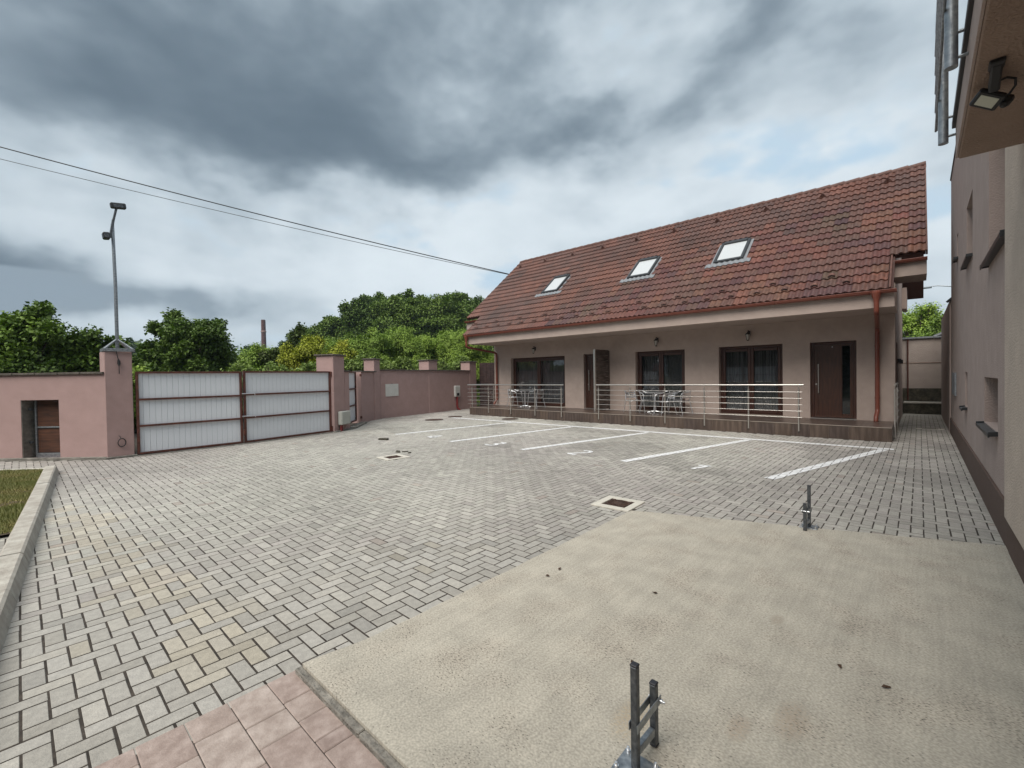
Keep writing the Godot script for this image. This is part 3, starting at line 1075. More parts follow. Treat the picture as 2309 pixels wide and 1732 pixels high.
	cbm.tube([Vector3(-12.985, 2.43, -1.45), Vector3(-12.975, 2.34, -1.45), Vector3(-12.985, 2.2, -1.475), Vector3(-12.985, 2.12, -1.49), Vector3(-12.985, 1.85, -1.49)], 0.008, 6)
	cbm.tube([Vector3(-12.982, 2.18, -1.48), Vector3(-12.98, 2.13, -1.488), Vector3(-12.98, 2.07, -1.49), Vector3(-12.982, 2.02, -1.49)], [0.008, 0.025, 0.028, 0.008], 8)
	single("hanging_cable", cbm, M.cable, "black cable with a taped joint dangling down the lamp pillar", "cable")
	var coil := MB.new()
	for r in 3:
		var pts := []
		for k in 25:
			var an := TAU * k / 24.0
			pts.append(Vector3(-12.985 + r * 0.006 + 0.01 * sin(an), 0.34 + sin(an) * (0.085 + r * 0.004), -1.50 + cos(an) * (0.062 + r * 0.003)))
		coil.tube(pts, 0.006, 6, false)
	coil.tube([Vector3(-12.98, 0.42, -1.49), Vector3(-12.98, 0.48, -1.47), Vector3(-12.99, 0.50, -1.45)], 0.006, 6)
	single("cable_coil", coil, M.cable, "small coil of black cable on the foot of the lamp pillar", "cable")

func lamp_post(at: Vector3) -> void:
	var o := thing("yard_lamp", "galvanised lamp post with two dark lamp heads on the pillar", "lamp", at)
	var z := MB.new()
	var s := 0.245
	for k in 4:
		var a := Vector3(s * [1, -1, -1, 1][k], 0.035, s * [1, 1, -1, -1][k])
		var b := Vector3(s * [-1, -1, 1, 1][k], 0.035, s * [1, -1, -1, 1][k])
		z.beam(at + a, at + b, 0.05, 0.07, 0.003)
	part(o, "base_frame", z, M.zinc)
	for k in 4:
		var br := MB.new()
		var a := at + Vector3(s * [1, -1, -1, 1][k], 0.05, s * [1, 1, -1, -1][k])
		br.beam(a, at + Vector3(0.02 * [1, -1, -1, 1][k], 0.27, 0.02 * [1, 1, -1, -1][k]), 0.04, 0.03, 0.003)
		part(o, "brace", br, M.zinc)
	var p := MB.new()
	p.tube([at + Vector3(0, 0.03, 0), at + Vector3(0, 1.5, 0.0), at + Vector3(0.0, 2.83, 0.02)], [0.034, 0.032, 0.030], 12)
	part(o, "pole", p, M.zinc)
	var j := at + Vector3(0.0, 2.83, 0.02)
	for h in [[Vector3(0.0, -0.30, 0.045), Vector3(0.0, 0.12, -0.02), "mount", 0.03], [Vector3(0.01, 0.08, -0.015), Vector3(0.03, 0.36, -0.07), "arm", 0.026]]:
		var m := MB.new()
		m.beam(j + h[0], j + h[1], h[3] * 2.0, h[3] * 1.6, 0.006)
		part(o, h[2], m, M.dull_zinc)
	for h in [[Vector3(0.04, 0.42, -0.10), 0.27, 0.12, 0.12], [Vector3(0.0, -0.28, 0.11), 0.12, 0.14, 0.20]]:
		var c: Vector3 = j + h[0]
		var m := MB.new()
		m.box(Transform3D(Basis(Vector3.RIGHT, 0.14), c), Vector3(h[3], h[2], h[1]), 0.02)
		var hd := part(o, "lamp_head", m, M.anthracite)
		var g := MB.new()
		g.box(Transform3D(Basis(Vector3.RIGHT, 0.14), c + Vector3(h[3] * 0.5 + 0.002, -0.01, 0)), Vector3(0.008, h[2] * 0.55, h[1] * 0.6), 0.002)
		part(hd, "lens", g, M.dull_zinc)

# ------------------------------------------------------------------ the house
const XL := -14.95
const XR := -0.47
const ZF := -15.22
const ZB := -22.0
const PORCH := -13.5
const TOP := 0.33
const SLOPE := 0.84
const EAVE := Vector2(-13.40, 3.515)      # z and y of the lower roof edge (deck)
const RIDGE_Z := -18.55

func roof_y(z: float) -> float:
	return EAVE.y + SLOPE * (EAVE.x - z) if z > RIDGE_Z else EAVE.y + SLOPE * (EAVE.x - RIDGE_Z) - SLOPE * (RIDGE_Z - z)

# a point on the front slope: x, distance up the slope from the eave, height over the deck
func on_roof(x: float, s: float, n := 0.0) -> Vector3:
	var th := atan(SLOPE)
	return Vector3(x, EAVE.y + s * sin(th) + n * cos(th), EAVE.x - s * cos(th) + n * sin(th))

func roof_basis() -> Basis:      # x along the eave, y out of the roof, z down the slope
	var th := atan(SLOPE)
	return Basis(Vector3.RIGHT, Vector3(0, cos(th), sin(th)), Vector3(0, -sin(th), cos(th)))

func tile_mesh() -> ArrayMesh:
	var mb := MB.new()
	var w := 0.33
	var l := 0.405
	var seg := 14
	var hh := func(u: float) -> float:
		var a := 0.5 - 0.5 * cos(TAU * fposmod(u * 2.0 + 0.25, 1.0))
		return 0.038 * pow(a, 0.85)
	var up := 0.046
	for i in seg:
		var u0 := float(i) / seg
		var u1 := float(i + 1) / seg
		var y0: float = hh.call(u0)
		var y1: float = hh.call(u1)
		var e := 0.01
		var s0: float = (hh.call(u0 + e) - hh.call(u0 - e)) / (2.0 * e * w)
		var s1: float = (hh.call(u1 + e) - hh.call(u1 - e)) / (2.0 * e * w)
		var n0 := Vector3(-s0, 1, 0.05).normalized()
		var n1 := Vector3(-s1, 1, 0.05).normalized()
		var a := Vector3(u0 * w, y0 + up, 0)
		var b := Vector3(u1 * w, y1 + up, 0)
		var c := Vector3(u1 * w, y1 + 0.008, -l)
		var d := Vector3(u0 * w, y0 + 0.008, -l)
		mb.tri(a, b, c, n0, n1, n1)
		mb.tri(a, c, d, n0, n1, n0)
		mb.quad(a, b, b - Vector3(0, 0.036, 0), a - Vector3(0, 0.036, 0), Vector3(0, 0, 1))
	return mb.mesh()

func make_house() -> void:
	var house := thing("guest_house", "long single-storey pinkish guest house with a red-brown tiled roof", "house", Vector3(-7.7, 0, -17))
	# front wall with its openings [x0, x1, y0, y1]
	var op := [[-13.89, -10.87, TOP + 0.01, 2.49], [-9.95, -8.95, TOP + 0.01, 2.50], [-7.71, -5.90, TOP + 0.01, 2.49], [-4.80, -3.00, TOP + 0.01, 2.50], [-2.32, -1.26, TOP + 0.01, 2.49]]
	var holes := []
	for o in op:
		holes.append([o[0] - XL, o[1] - XL, o[2], o[3]])
	var fw := MB.new()
	fw.wall(Transform3D(Basis.IDENTITY, Vector3(XL, 0, ZF)), XR - XL, 3.20, 0.34, holes)
	part(house, "front_wall", fw, M.house_plaster)
	# gables and back
	var peak := roof_y(RIDGE_Z) - 0.06
	for s in [[XR, 1.0], [XL, -1.0]]:
		var g := MB.new()
		var poly := PackedVector2Array([Vector2(ZF - 0.34, 0), Vector2(ZF - 0.34, roof_y(ZF - 0.34) - 0.06), Vector2(RIDGE_Z, peak), Vector2(ZB, roof_y(ZB) - 0.06), Vector2(ZB, 0)])
		# local x is world z, extruded along world x
		var bs := Basis(Vector3(0, 0, 1), Vector3(0, 1, 0), Vector3(-1, 0, 0))
		g.prism(poly, 0.34, Transform3D(bs, Vector3(s[0] - (0.34 if s[1] > 0.0 else 0.0), 0, 0)))
		part(house, "gable_wall", g, M.house_plaster)
	var bw := MB.new()
	bw.bb(Vector3(XL + 0.34, 0, ZB), Vector3(XR - 0.34, roof_y(ZB) - 0.06, ZB + 0.3))
	bw.bb(Vector3(XL + 0.34, 3.20, ZF - 0.34), Vector3(XR - 0.34, roof_y(ZF) - 0.1, ZF - 0.04))
	part(house, "back_wall", bw, M.house_plaster)
	var inner := MB.new()
	inner.bb(Vector3(XL + 0.35, 0.30, ZB + 0.31), Vector3(XR - 0.35, 0.335, ZF - 0.02))
	inner.bb(Vector3(XL + 0.35, 2.80, ZB + 0.31), Vector3(XR - 0.35, 2.9, ZF - 0.35))
	inner.bb(Vector3(XL + 0.35, 0.34, -18.7), Vector3(XR - 0.35, 2.79, -18.6))
	for x in [-10.3, -8.6, -5.3, -2.6]:
		inner.bb(Vector3(x - 0.06, 0.34, -18.59), Vector3(x + 0.06, 2.79, ZF - 0.35))
	part(house, "interior", inner, M.room)
	# porch: front beam, side beams, ceiling
	var bm := MB.new()
	bm.bb(Vector3(-14.90, 3.12, PORCH - 0.30), Vector3(-0.42, 3.50, PORCH), 0.006)
	part(house, "porch_beam", bm, M.house_plaster)
	for x in [[-14.90, -14.62], [-0.70, -0.42]]:
		var sb := MB.new()
		sb.bb(Vector3(x[0], 3.12, ZF + 0.001), Vector3(x[1], 3.70, PORCH - 0.302), 0.004)
		part(house, "porch_side_beam", sb, M.house_plaster)
	var ce := MB.new()
	ce.bb(Vector3(-14.62, 3.135, ZF + 0.002), Vector3(-0.70, 3.18, PORCH - 0.302))
	part(house, "porch_ceiling", ce, M.house_plaster)
	# boxed eaves of the wider upper roof
	for x in [[XR + 0.002, 0.13], [-16.06, XL - 0.002]]:
		for z in [[-14.50, -15.6], [-21.3, -22.6]]:
			var eb := MB.new()
			eb.bb(Vector3(x[0] if z[0] > -20.0 or x[0] > -5.0 else XL - 0.13, 3.93 if z[0] > -20.0 else 3.85, z[1]), Vector3(x[1] if z[0] > -20.0 or x[0] < -5.0 else XR + 0.13, 4.27 if z[0] > -20.0 else 4.6, z[0]), 0.004)
			part(house, "eave_box", eb, M.house_plaster)
		for sg in [[-14.9, -18.5]]:
			var vs := MB.new()
			var xm: float = (x[0] + x[1]) * 0.5
			vs.beam(Vector3(xm, roof_y(sg[0]) - 0.16, sg[0]), Vector3(xm, roof_y(sg[1]) - 0.16, sg[1]), x[1] - x[0], 0.10)
			part(house, "verge_soffit", vs, M.house_plaster)
	make_roof(house)
	# openings
	patio_door(house, op[0], 2, 1)
	patio_door(house, op[2], 2, 2)
	patio_door(house, op[3], 2, 3)
	entrance(house, op[1], false)
	entrance(house, op[4], true)
	# gutters and downpipes
	for gt in [[-14.98, -0.38, PORCH + 0.10, 3.50], [XR - 0.10, 0.14, -14.44, 4.31], [-16.07, XL + 0.1, -14.44, 4.31]]:
		var gm := MB.new()
		var prof := PackedVector2Array()
		for k in 11:
			var a := PI + PI * k / 10.0
			prof.append(Vector2(cos(a) * 0.072, sin(a) * 0.072))
		for k in 11:
			var a := TAU - PI * k / 10.0
			prof.append(Vector2(cos(a) * 0.066, sin(a) * 0.066))
		var l: float = gt[1] - gt[0]
		gm.prism(prof, l, Transform3D(Basis(Vector3(0, 0, -1), Vector3.UP, Vector3(1, 0, 0)), Vector3(gt[1], gt[3], gt[2])))
		gm.tube([Vector3(gt[0], gt[3], gt[2] + 0.072), Vector3(gt[1], gt[3], gt[2] + 0.072)], 0.009, 6)
		var go := part(house, "gutter", gm, M.copper_paint)
		var k := maxi(2, roundi(l / 0.95))
		for i in k:
			var hb := MB.new()
			var x: float = gt[0] + l * (i + 0.5) / k
			hb.tube([Vector3(x, gt[3] + 0.0, gt[2] + 0.082), Vector3(x, gt[3] - 0.05, gt[2] + 0.058), Vector3(x, gt[3] - 0.08, gt[2]), Vector3(x, gt[3] - 0.04, gt[2] - 0.07)], 0.008, 5)
			part(go, "gutter_bracket", hb, M.copper_paint)
	for dp in [[-0.74, -0.82], [-14.88, -14.72]]:
		var pm := MB.new()
		var zf: float = PORCH + 0.10
		pm.lathe([Vector2(0.0, -0.26), Vector2(0.052, -0.26), Vector2(0.06, -0.2), Vector2(0.10, -0.05), Vector2(0.10, 0.0)], Transform3D(Basis.IDENTITY, Vector3(dp[0], 3.50, zf)), 14)
		var pts := [Vector3(dp[0], 3.28, zf), Vector3(dp[0], 3.05, zf), Vector3(dp[0], 2.99, zf - 0.05), Vector3(dp[0] + (dp[1] - dp[0]) * 0.9, 2.80, ZF + 0.22), Vector3(dp[1], 2.74, ZF + 0.10), Vector3(dp[1], 2.65, ZF + 0.08), Vector3(dp[1], 0.66, ZF + 0.08), Vector3(dp[1], 0.58, ZF + 0.10), Vector3(dp[1] - 0.02, 0.46, ZF + 0.22), Vector3(dp[1] - 0.02, 0.40, ZF + 0.25), Vector3(dp[1] - 0.02, 0.335, ZF + 0.26)]
		pm.tube(pts, 0.050, 14)
		var d := part(house, "downpipe", pm, M.copper_paint)
		for y in [0.95, 2.3]:
			var cl := MB.new()
			cl.lathe([Vector2(0.05, -0.02), Vector2(0.057, -0.02), Vector2(0.057, 0.02), Vector2(0.05, 0.02)], Transform3D(Basis.IDENTITY, Vector3(dp[1], y, ZF + 0.08)), 14)
			cl.bx(Vector3(dp[1], y, ZF + 0.02), Vector3(0.03, 0.03, 0.05))
			part(d, "clamp", cl, M.copper_paint)
	# side door of the right gable
	var sd := MB.new()
	sd.bb(Vector3(XR - 0.03, 0.33, -17.0), Vector3(XR + 0.012, 2.42, -16.0), 0.01)
	part(house, "side_door", sd, M.brown_wood)
	# wall lanterns over the doors
	var k := 0
	for lx in [-12.43, -6.85, -3.90]:
		lantern(Vector3(lx, 2.79, ZF), ["black wall lantern above the wide patio door by the left end", "black wall lantern above the middle patio door", "black wall lantern above the patio door nearest the entrance"][k])
		k += 1
	for z in [-16.5, -18.2]:
		var l := MB.new()
		l.bx(Vector3(XR + 0.05, 1.92, z), Vector3(0.09, 0.12, 0.12), 0.01)
		single("side_lamp", l, M.black_plastic, "small black lamp box on the gable wall, %s" % ["nearer the yard" if z > -17.0 else "farther down the alley"], "lamp", "black lamps in the alley")

func make_roof(house: Node3D) -> void:
	var th := atan(SLOPE)
	var rb := roof_basis()
	var deck := MB.new()
	var full := (EAVE.x - RIDGE_Z) / cos(th)
	var row := full / 18.0
	var s4 := row * 4.0
	# lower narrow part and upper wide part of the front slope, and the back slope
	deck.box(Transform3D(rb, on_roof((-15.03 + -0.44) * 0.5, s4 * 0.5 + 0.02, -0.05)), Vector3(14.59, 0.08, s4 - 0.04))
	deck.box(Transform3D(rb, on_roof((-16.05 + 0.12) * 0.5, (s4 + full) * 0.5, -0.051)), Vector3(16.15, 0.08, full - s4 - 0.02))
	var bback := Basis(Vector3.RIGHT, Vector3(0, cos(th), -sin(th)), Vector3(0, sin(th), cos(th)))
	var lb := (RIDGE_Z + 22.65) / cos(th)
	deck.box(Transform3D(bback, Vector3(-7.965, roof_y(RIDGE_Z) - 0.05, RIDGE_Z) + bback * Vector3(0, 0, -lb * 0.5)), Vector3(16.15, 0.08, lb))
	var roof := part(house, "roof", deck, M.roof_deck)
	var mesh := tile_mesh()
	var tn := noise(0.35, 71, 3)
	var skies := [[-11.70, 0.86], [-7.62, 0.88], [-4.53, 0.90]]
	var s_lo := 2.56
	var s_hi := 3.86
	var list := []
	for r in 18:
		for i in 49:
			var x := -16.05 + 0.33 * i
			if r < 4 and (i < 3 or i > 46):
				continue
			var s := row * r
			var cut := false
			for sk in skies:
				if x + 0.16 > sk[0] - sk[1] * 0.5 and x + 0.16 < sk[0] + sk[1] * 0.5 and s > s_lo - 0.05 and s + 0.2 < s_hi:
					cut = true
			if cut:
				continue
			var p := on_roof(x, s - 0.03, 0.0)
			var f := 0.92 + tn.get_noise_2d(x * 1.4, s * 1.4) * 0.35 + rng.randfn(0.0, 0.085)
			var br := clampf(0.45 + tn.get_noise_2d(x + 50.0, s * 0.6) * 0.9 + rng.randfn(0, 0.18), 0.0, 1.0)
			var c := Color(0.205, 0.078, 0.050).lerp(Color(0.128, 0.065, 0.052), br)
			f = clampf(f, 0.6, 1.35)
			list.append([p.distance_to(EYE), Transform3D(rb * Basis(Vector3.UP, rng.randfn(0, 0.004)), p + Vector3(0, rng.randfn(0, 0.002), 0)), Color(c.r * f, c.g * f, c.b * f)])
	list.sort_custom(func(a, b): return a[0] < b[0])
	var buf := PackedFloat32Array()
	var mats := {}
	for k in list.size():
		if k < 300:
			var c: Color = list[k][2]
			var key := "%d_%d" % [roundi(c.r * 60.0), roundi((c.r - c.g) * 60.0)]
			if not mats.has(key):
				mats[key] = mat("tile_" + key, Color(roundf(c.r * 60.0) / 60.0, (roundf(c.r * 60.0) - roundf((c.r - c.g) * 60.0)) / 60.0, c.b), 0.62, "tile", 0.9, "rough", 0.5)
			piece(roof, "roof_tile", mesh, mats[key], list[k][1])
		else:
			put(buf, list[k][1], list[k][2])
	many(roof, "far_roof_tiles", mesh, M.tile_many, buf, "stuff")
	var tm := mat("ridge_clay", Color(0.165, 0.072, 0.052), 0.65, "tile", 0.9, "rough", 0.5)
	# ridge
	var ry := roof_y(RIDGE_Z)
	for i in 41:
		var rm := MB.new()
		var x := -16.08 + i * 0.395
		var pts := []
		for k in 2:
			pts.append(Vector3(x + k * 0.43, ry - 0.005 + (0.0 if k == 0 else 0.026), RIDGE_Z))
		rm.tube(pts, 0.095, 12)
		part(roof, "ridge_tile", rm, tm)
	# verge tiles down the two outer edges
	for x in [0.13, -16.06]:
		var vm := MB.new()
		vm.beam(on_roof(x, s4 - 0.02, -0.02), on_roof(x, full, -0.02), 0.035, 0.13, 0.006)
		part(roof, "verge_trim", vm, tm)
	for x in [-0.50, -15.05]:
		var vm := MB.new()
		vm.beam(on_roof(x, 0.0, 0.0), on_roof(x, s4, 0.0), 0.04, 0.11, 0.006)
		part(roof, "verge_trim", vm, tm)
	# vent tiles under the ridge
	for i in range(1, 48, 5):
		var vt := MB.new()
		var c := on_roof(-16.05 + 0.33 * i + 0.16, full - row * 1.75, 0.075)
		var tt := Transform3D(rb, c)
		var A := tt * Vector3(-0.11, -0.02, 0.10)
		var B := tt * Vector3(0.11, -0.02, 0.10)
		var C := tt * Vector3(0, 0.11, 0.08)
		var D := tt * Vector3(0, -0.02, -0.24)
		vt.flat(A, B, C, rb.z)
		vt.flat(A, C, D, rb.y - rb.x)
		vt.flat(B, C, D, rb.y + rb.x)
		part(roof, "vent_tile", vt, tm)
	# snow guards
	for r in [1, 2]:
		for i in range(3 + (r % 2) * 1, 46, 2 if r == 1 else 2):
			if (i + r) % 4 > 1 and r == 2:
				continue
			var sg := MB.new()
			var c := on_roof(-16.05 + 0.33 * i + 0.205, row * r + 0.02, 0.068)
			var tt := Transform3D(rb, c)
			var pts := []
			for k in 7:
				var a := PI * k / 6.0
				pts.append(tt * Vector3(cos(a) * 0.075, sin(a) * 0.055 - 0.005, 0.0))
			for k in 6:
				sg.quad(pts[k], pts[k + 1], pts[k + 1] - rb.z * 0.10, pts[k] - rb.z * 0.10, tt.basis * Vector3(cos(PI * (k + 0.5) / 6.0), sin(PI * (k + 0.5) / 6.0), 0))
			sg.tube(pts, 0.010, 5)
			part(roof, "snow_guard", sg, tm)
	# roof windows
	for sk in skies:
		var cx: float = sk[0]
		var w: float = sk[1]
		var sw := MB.new()
		var mid := on_roof(cx, (s_lo + s_hi) * 0.5, 0.0)
		var l := s_hi - s_lo
		for b in [[Vector3(-w * 0.5 + 0.045, 0.07, 0), Vector3(0.09, 0.13, l)], [Vector3(w * 0.5 - 0.045, 0.07, 0), Vector3(0.09, 0.13, l)], [Vector3(0, 0.075, l * 0.5 - 0.05), Vector3(w - 0.18, 0.12, 0.10)], [Vector3(0, 0.085, -l * 0.5 + 0.07), Vector3(w - 0.18, 0.15, 0.14)]]:
			sw.box(Transform3D(rb, mid + rb * b[0]), b[1], 0.012)
		var so := part(house, "roof_window", sw, M.anthracite)
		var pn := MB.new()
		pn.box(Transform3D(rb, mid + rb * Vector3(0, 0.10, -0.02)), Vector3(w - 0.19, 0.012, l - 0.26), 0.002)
		part(so, "pane", pn, M.painted_sky_glass)
		var fl := MB.new()
		var seg := 40
		for i in seg:
			var x0 := -0.68 + 1.36 * i / seg
			var x1 := -0.68 + 1.36 * (i + 1) / seg
			var hy := func(x: float) -> float: return 0.045 + 0.030 * pow(0.5 - 0.5 * cos(TAU * fposmod((cx + x + 16.05) / 0.165 + 0.25, 1.0)), 0.85)
			var a := mid + rb * Vector3(x0, hy.call(x0) + 0.016, l * 0.5 + 0.20)
			var b := mid + rb * Vector3(x1, hy.call(x1) + 0.016, l * 0.5 + 0.20)
			var c := mid + rb * Vector3(x1, hy.call(x1) + 0.02, l * 0.5 + 0.0)
			var d := mid + rb * Vector3(x0, hy.call(x0) + 0.02, l * 0.5 + 0.0)
			fl.quad(a, b, c, d, rb.y)
			fl.quad(a, b, b - rb.y * 0.012, a - rb.y * 0.012, rb.z)
		for sg in [-1.0, 1.0]:
			fl.box(Transform3D(rb, mid + rb * Vector3(sg * (w * 0.5 + 0.04), 0.05, 0)), Vector3(0.08, 0.03, l))
		part(so, "flashing", fl, M.lead)

func patio_door(house: Node3D, o: Array, leaves: int, sd: int) -> void:
	var z := ZF - 0.17
	var fr := MB.new()
	var x0: float = o[0]
	var x1: float = o[1]
	var y0: float = o[2]
	var y1: float = o[3]
	for b in [[x0, x0 + 0.075, y0, y1], [x1 - 0.075, x1, y0, y1], [x0 + 0.075, x1 - 0.075, y1 - 0.075, y1], [x0 + 0.075, x1 - 0.075, y0, y0 + 0.06]]:
		fr.bb(Vector3(b[0], b[2], z - 0.09), Vector3(b[1], b[3], z), 0.006)
	var w := part(house, "patio_door", fr, M.brown_wood)
	var lw := (x1 - x0 - 0.15) / leaves
	for i in leaves:
		var a := x0 + 0.075 + lw * i
		var sh := MB.new()
		var zz := z + 0.012
		for b in [[a, a + 0.085, y0 + 0.065, y1 - 0.08], [a + lw - 0.085, a + lw, y0 + 0.065, y1 - 0.08], [a + 0.085, a + lw - 0.085, y1 - 0.17, y1 - 0.08], [a + 0.085, a + lw - 0.085, y0 + 0.065, y0 + 0.17]]:
			sh.bb(Vector3(b[0] + 0.002, b[2], zz - 0.085), Vector3(b[1] - 0.002, b[3], zz), 0.008)
		part(w, "sash", sh, M.brown_wood)
		var pn := MB.new()
		pn.bb(Vector3(a + 0.08, y0 + 0.16, zz - 0.050), Vector3(a + lw - 0.08, y1 - 0.165, zz - 0.042))
		part(w, "pane", pn, M.glass)
		# curtain in folds behind the pane
		var cu := MB.new()
		var n := 44
		var cn := noise(1.7, 80 + sd * 3 + i, 2)
		for k in n:
			var xs := []
			for q in 2:
				var x := a + 0.03 + (lw - 0.06) * (k + q) / n
				xs.append(Vector3(x, 0, z - 0.26 + 0.022 * sin(x * 62.0 + cn.get_noise_1d(x * 3.0) * 7.0) + cn.get_noise_1d(x) * 0.03))
			cu.quad(xs[0] + Vector3(0, y0 + 0.02, 0), xs[1] + Vector3(0, y0 + 0.02, 0), xs[1] + Vector3(0, y1 - 0.05, 0), xs[0] + Vector3(0, y1 - 0.05, 0), Vector3(0, 0, 1))
		part(w, "curtain", cu, M.curtain)
	var sl := MB.new()
	sl.bb(Vector3(x0, TOP - 0.01, ZF - 0.165), Vector3(x1, TOP + 0.03, ZF + 0.012), 0.004)
	part(w, "sill", sl, M.grout)

func entrance(house: Node3D, o: Array, lit: bool) -> void:
	var z := ZF - 0.14
	var x0: float = o[0]
	var x1: float = o[1]
	var y0: float = o[2]
	var y1: float = o[3]
	var lf := MB.new()
	var gx0 := x1 - 0.33
	var gx1 := x1 - 0.155
	var yb := y0 + 0.13
	var yt := y1 - 0.13
	# leaf of boards round the glazed strip
	for b in [[x0 + 0.09, gx0, y0 + 0.02, y1 - 0.085], [gx1, x1 - 0.09, y0 + 0.02, y1 - 0.085], [gx0, gx1, y0 + 0.02, yb], [gx0, gx1, yt, y1 - 0.085]]:
		lf.bb(Vector3(b[0], b[2], z - 0.06), Vector3(b[1], b[3], z - 0.006))
	var d := part(house, "entrance_door", lf, M.door_wood)
	var fr := MB.new()
	for b in [[x0, x0 + 0.085, y0, y1], [x1 - 0.085, x1, y0, y1], [x0 + 0.085, x1 - 0.085, y1 - 0.08, y1]]:
		fr.bb(Vector3(b[0], b[2], z - 0.10), Vector3(b[1], b[3], z + 0.004), 0.006)
	part(d, "frame", fr, M.brown_wood)
	var bead := MB.new()
	for b in [[x0 + 0.16, x0 + 0.172, y0 + 0.1, y1 - 0.17], [gx0 - 0.02, gx0 - 0.008, yb - 0.02, yt + 0.02]]:
		bead.bb(Vector3(b[0], b[2], z - 0.008), Vector3(b[1], b[3], z + 0.002), 0.002)
	part(d, "bead", bead, M.brown_wood)
	var pn := MB.new()
	pn.bb(Vector3(gx0, yb, z - 0.04), Vector3(gx1, yt, z - 0.03))
	part(d, "pane", pn, M.door_glass)
	var hd := MB.new()
	var hx := x0 + 0.19
	hd.tube([Vector3(hx, 1.05, z + 0.06), Vector3(hx, 1.87, z + 0.06)], 0.014, 10)
	for y in [1.2, 1.72]:
		hd.tube([Vector3(hx, y, z + 0.06), Vector3(hx, y, z - 0.01)], 0.009, 8)
	part(d, "handle", hd, M.stainless)
	var ky := MB.new()
	ky.tube([Vector3(hx - 0.06, 1.30, z + 0.008), Vector3(hx - 0.06, 1.30, z - 0.01)], 0.022, 12)
	part(d, "lock", ky, M.stainless)
	var th := MB.new()
	th.bb(Vector3(x0, TOP - 0.01, ZF - 0.13), Vector3(x1, TOP + 0.018, ZF + 0.01), 0.003)
	part(d, "threshold", th, M.stainless)
	if lit:
		var pk := MB.new()
		pk.tube([Vector3((x0 + x1) * 0.5 - 0.02, y1 - 0.15, z + 0.012), Vector3((x0 + x1) * 0.5 - 0.02, y1 - 0.15, z - 0.01)], 0.014, 10)
		part(d, "stud", pk, M.stainless)

func lantern(at: Vector3, label: String) -> void:
	var o := thing("wall_lantern", label, "lantern", at, 0.0, "wall lanterns of the guest house")
	var pl := MB.new()
	pl.box(Transform3D(Basis.IDENTITY, at + Vector3(0, 0.07, 0.012)), Vector3(0.07, 0.16, 0.024), 0.008)
	part(o, "back_plate", pl, M.lantern_metal)
	var ar := MB.new()
	ar.tube([at + Vector3(0, 0.10, 0.02), at + Vector3(0, 0.16, 0.07), at + Vector3(0, 0.165, 0.12), at + Vector3(0, 0.12, 0.14)], 0.009, 8)
	part(o, "arm", ar, M.lantern_metal)
	var t := Transform3D(Basis.IDENTITY, at + Vector3(0, -0.13, 0.14))
	var gl := MB.new()
	gl.lathe([Vector2(0, 0.0), Vector2(0.032, 0.0), Vector2(0.064, 0.17), Vector2(0, 0.17)], t, 6)
	part(o, "glass", gl, M.lantern_glass)
	var cp := MB.new()
	cp.lathe([Vector2(0.0, 0.168), Vector2(0.085, 0.170), Vector2(0.06, 0.205), Vector2(0.02, 0.235), Vector2(0.0, 0.27)], t, 12)
	cp.lathe([Vector2(0.0, -0.035), Vector2(0.018, -0.02), Vector2(0.038, -0.004), Vector2(0.036, 0.004), Vector2(0, 0.004)], t, 12)
	for k in 6:
		var a := TAU * (k + 0.0) / 6.0
		var dr := Vector3(cos(a), 0, sin(a))
		cp.tube([t * (dr * 0.034), t * (dr * 0.066 + Vector3(0, 0.17, 0))], 0.004, 4)
	part(o, "cage", cp, M.lantern_metal)

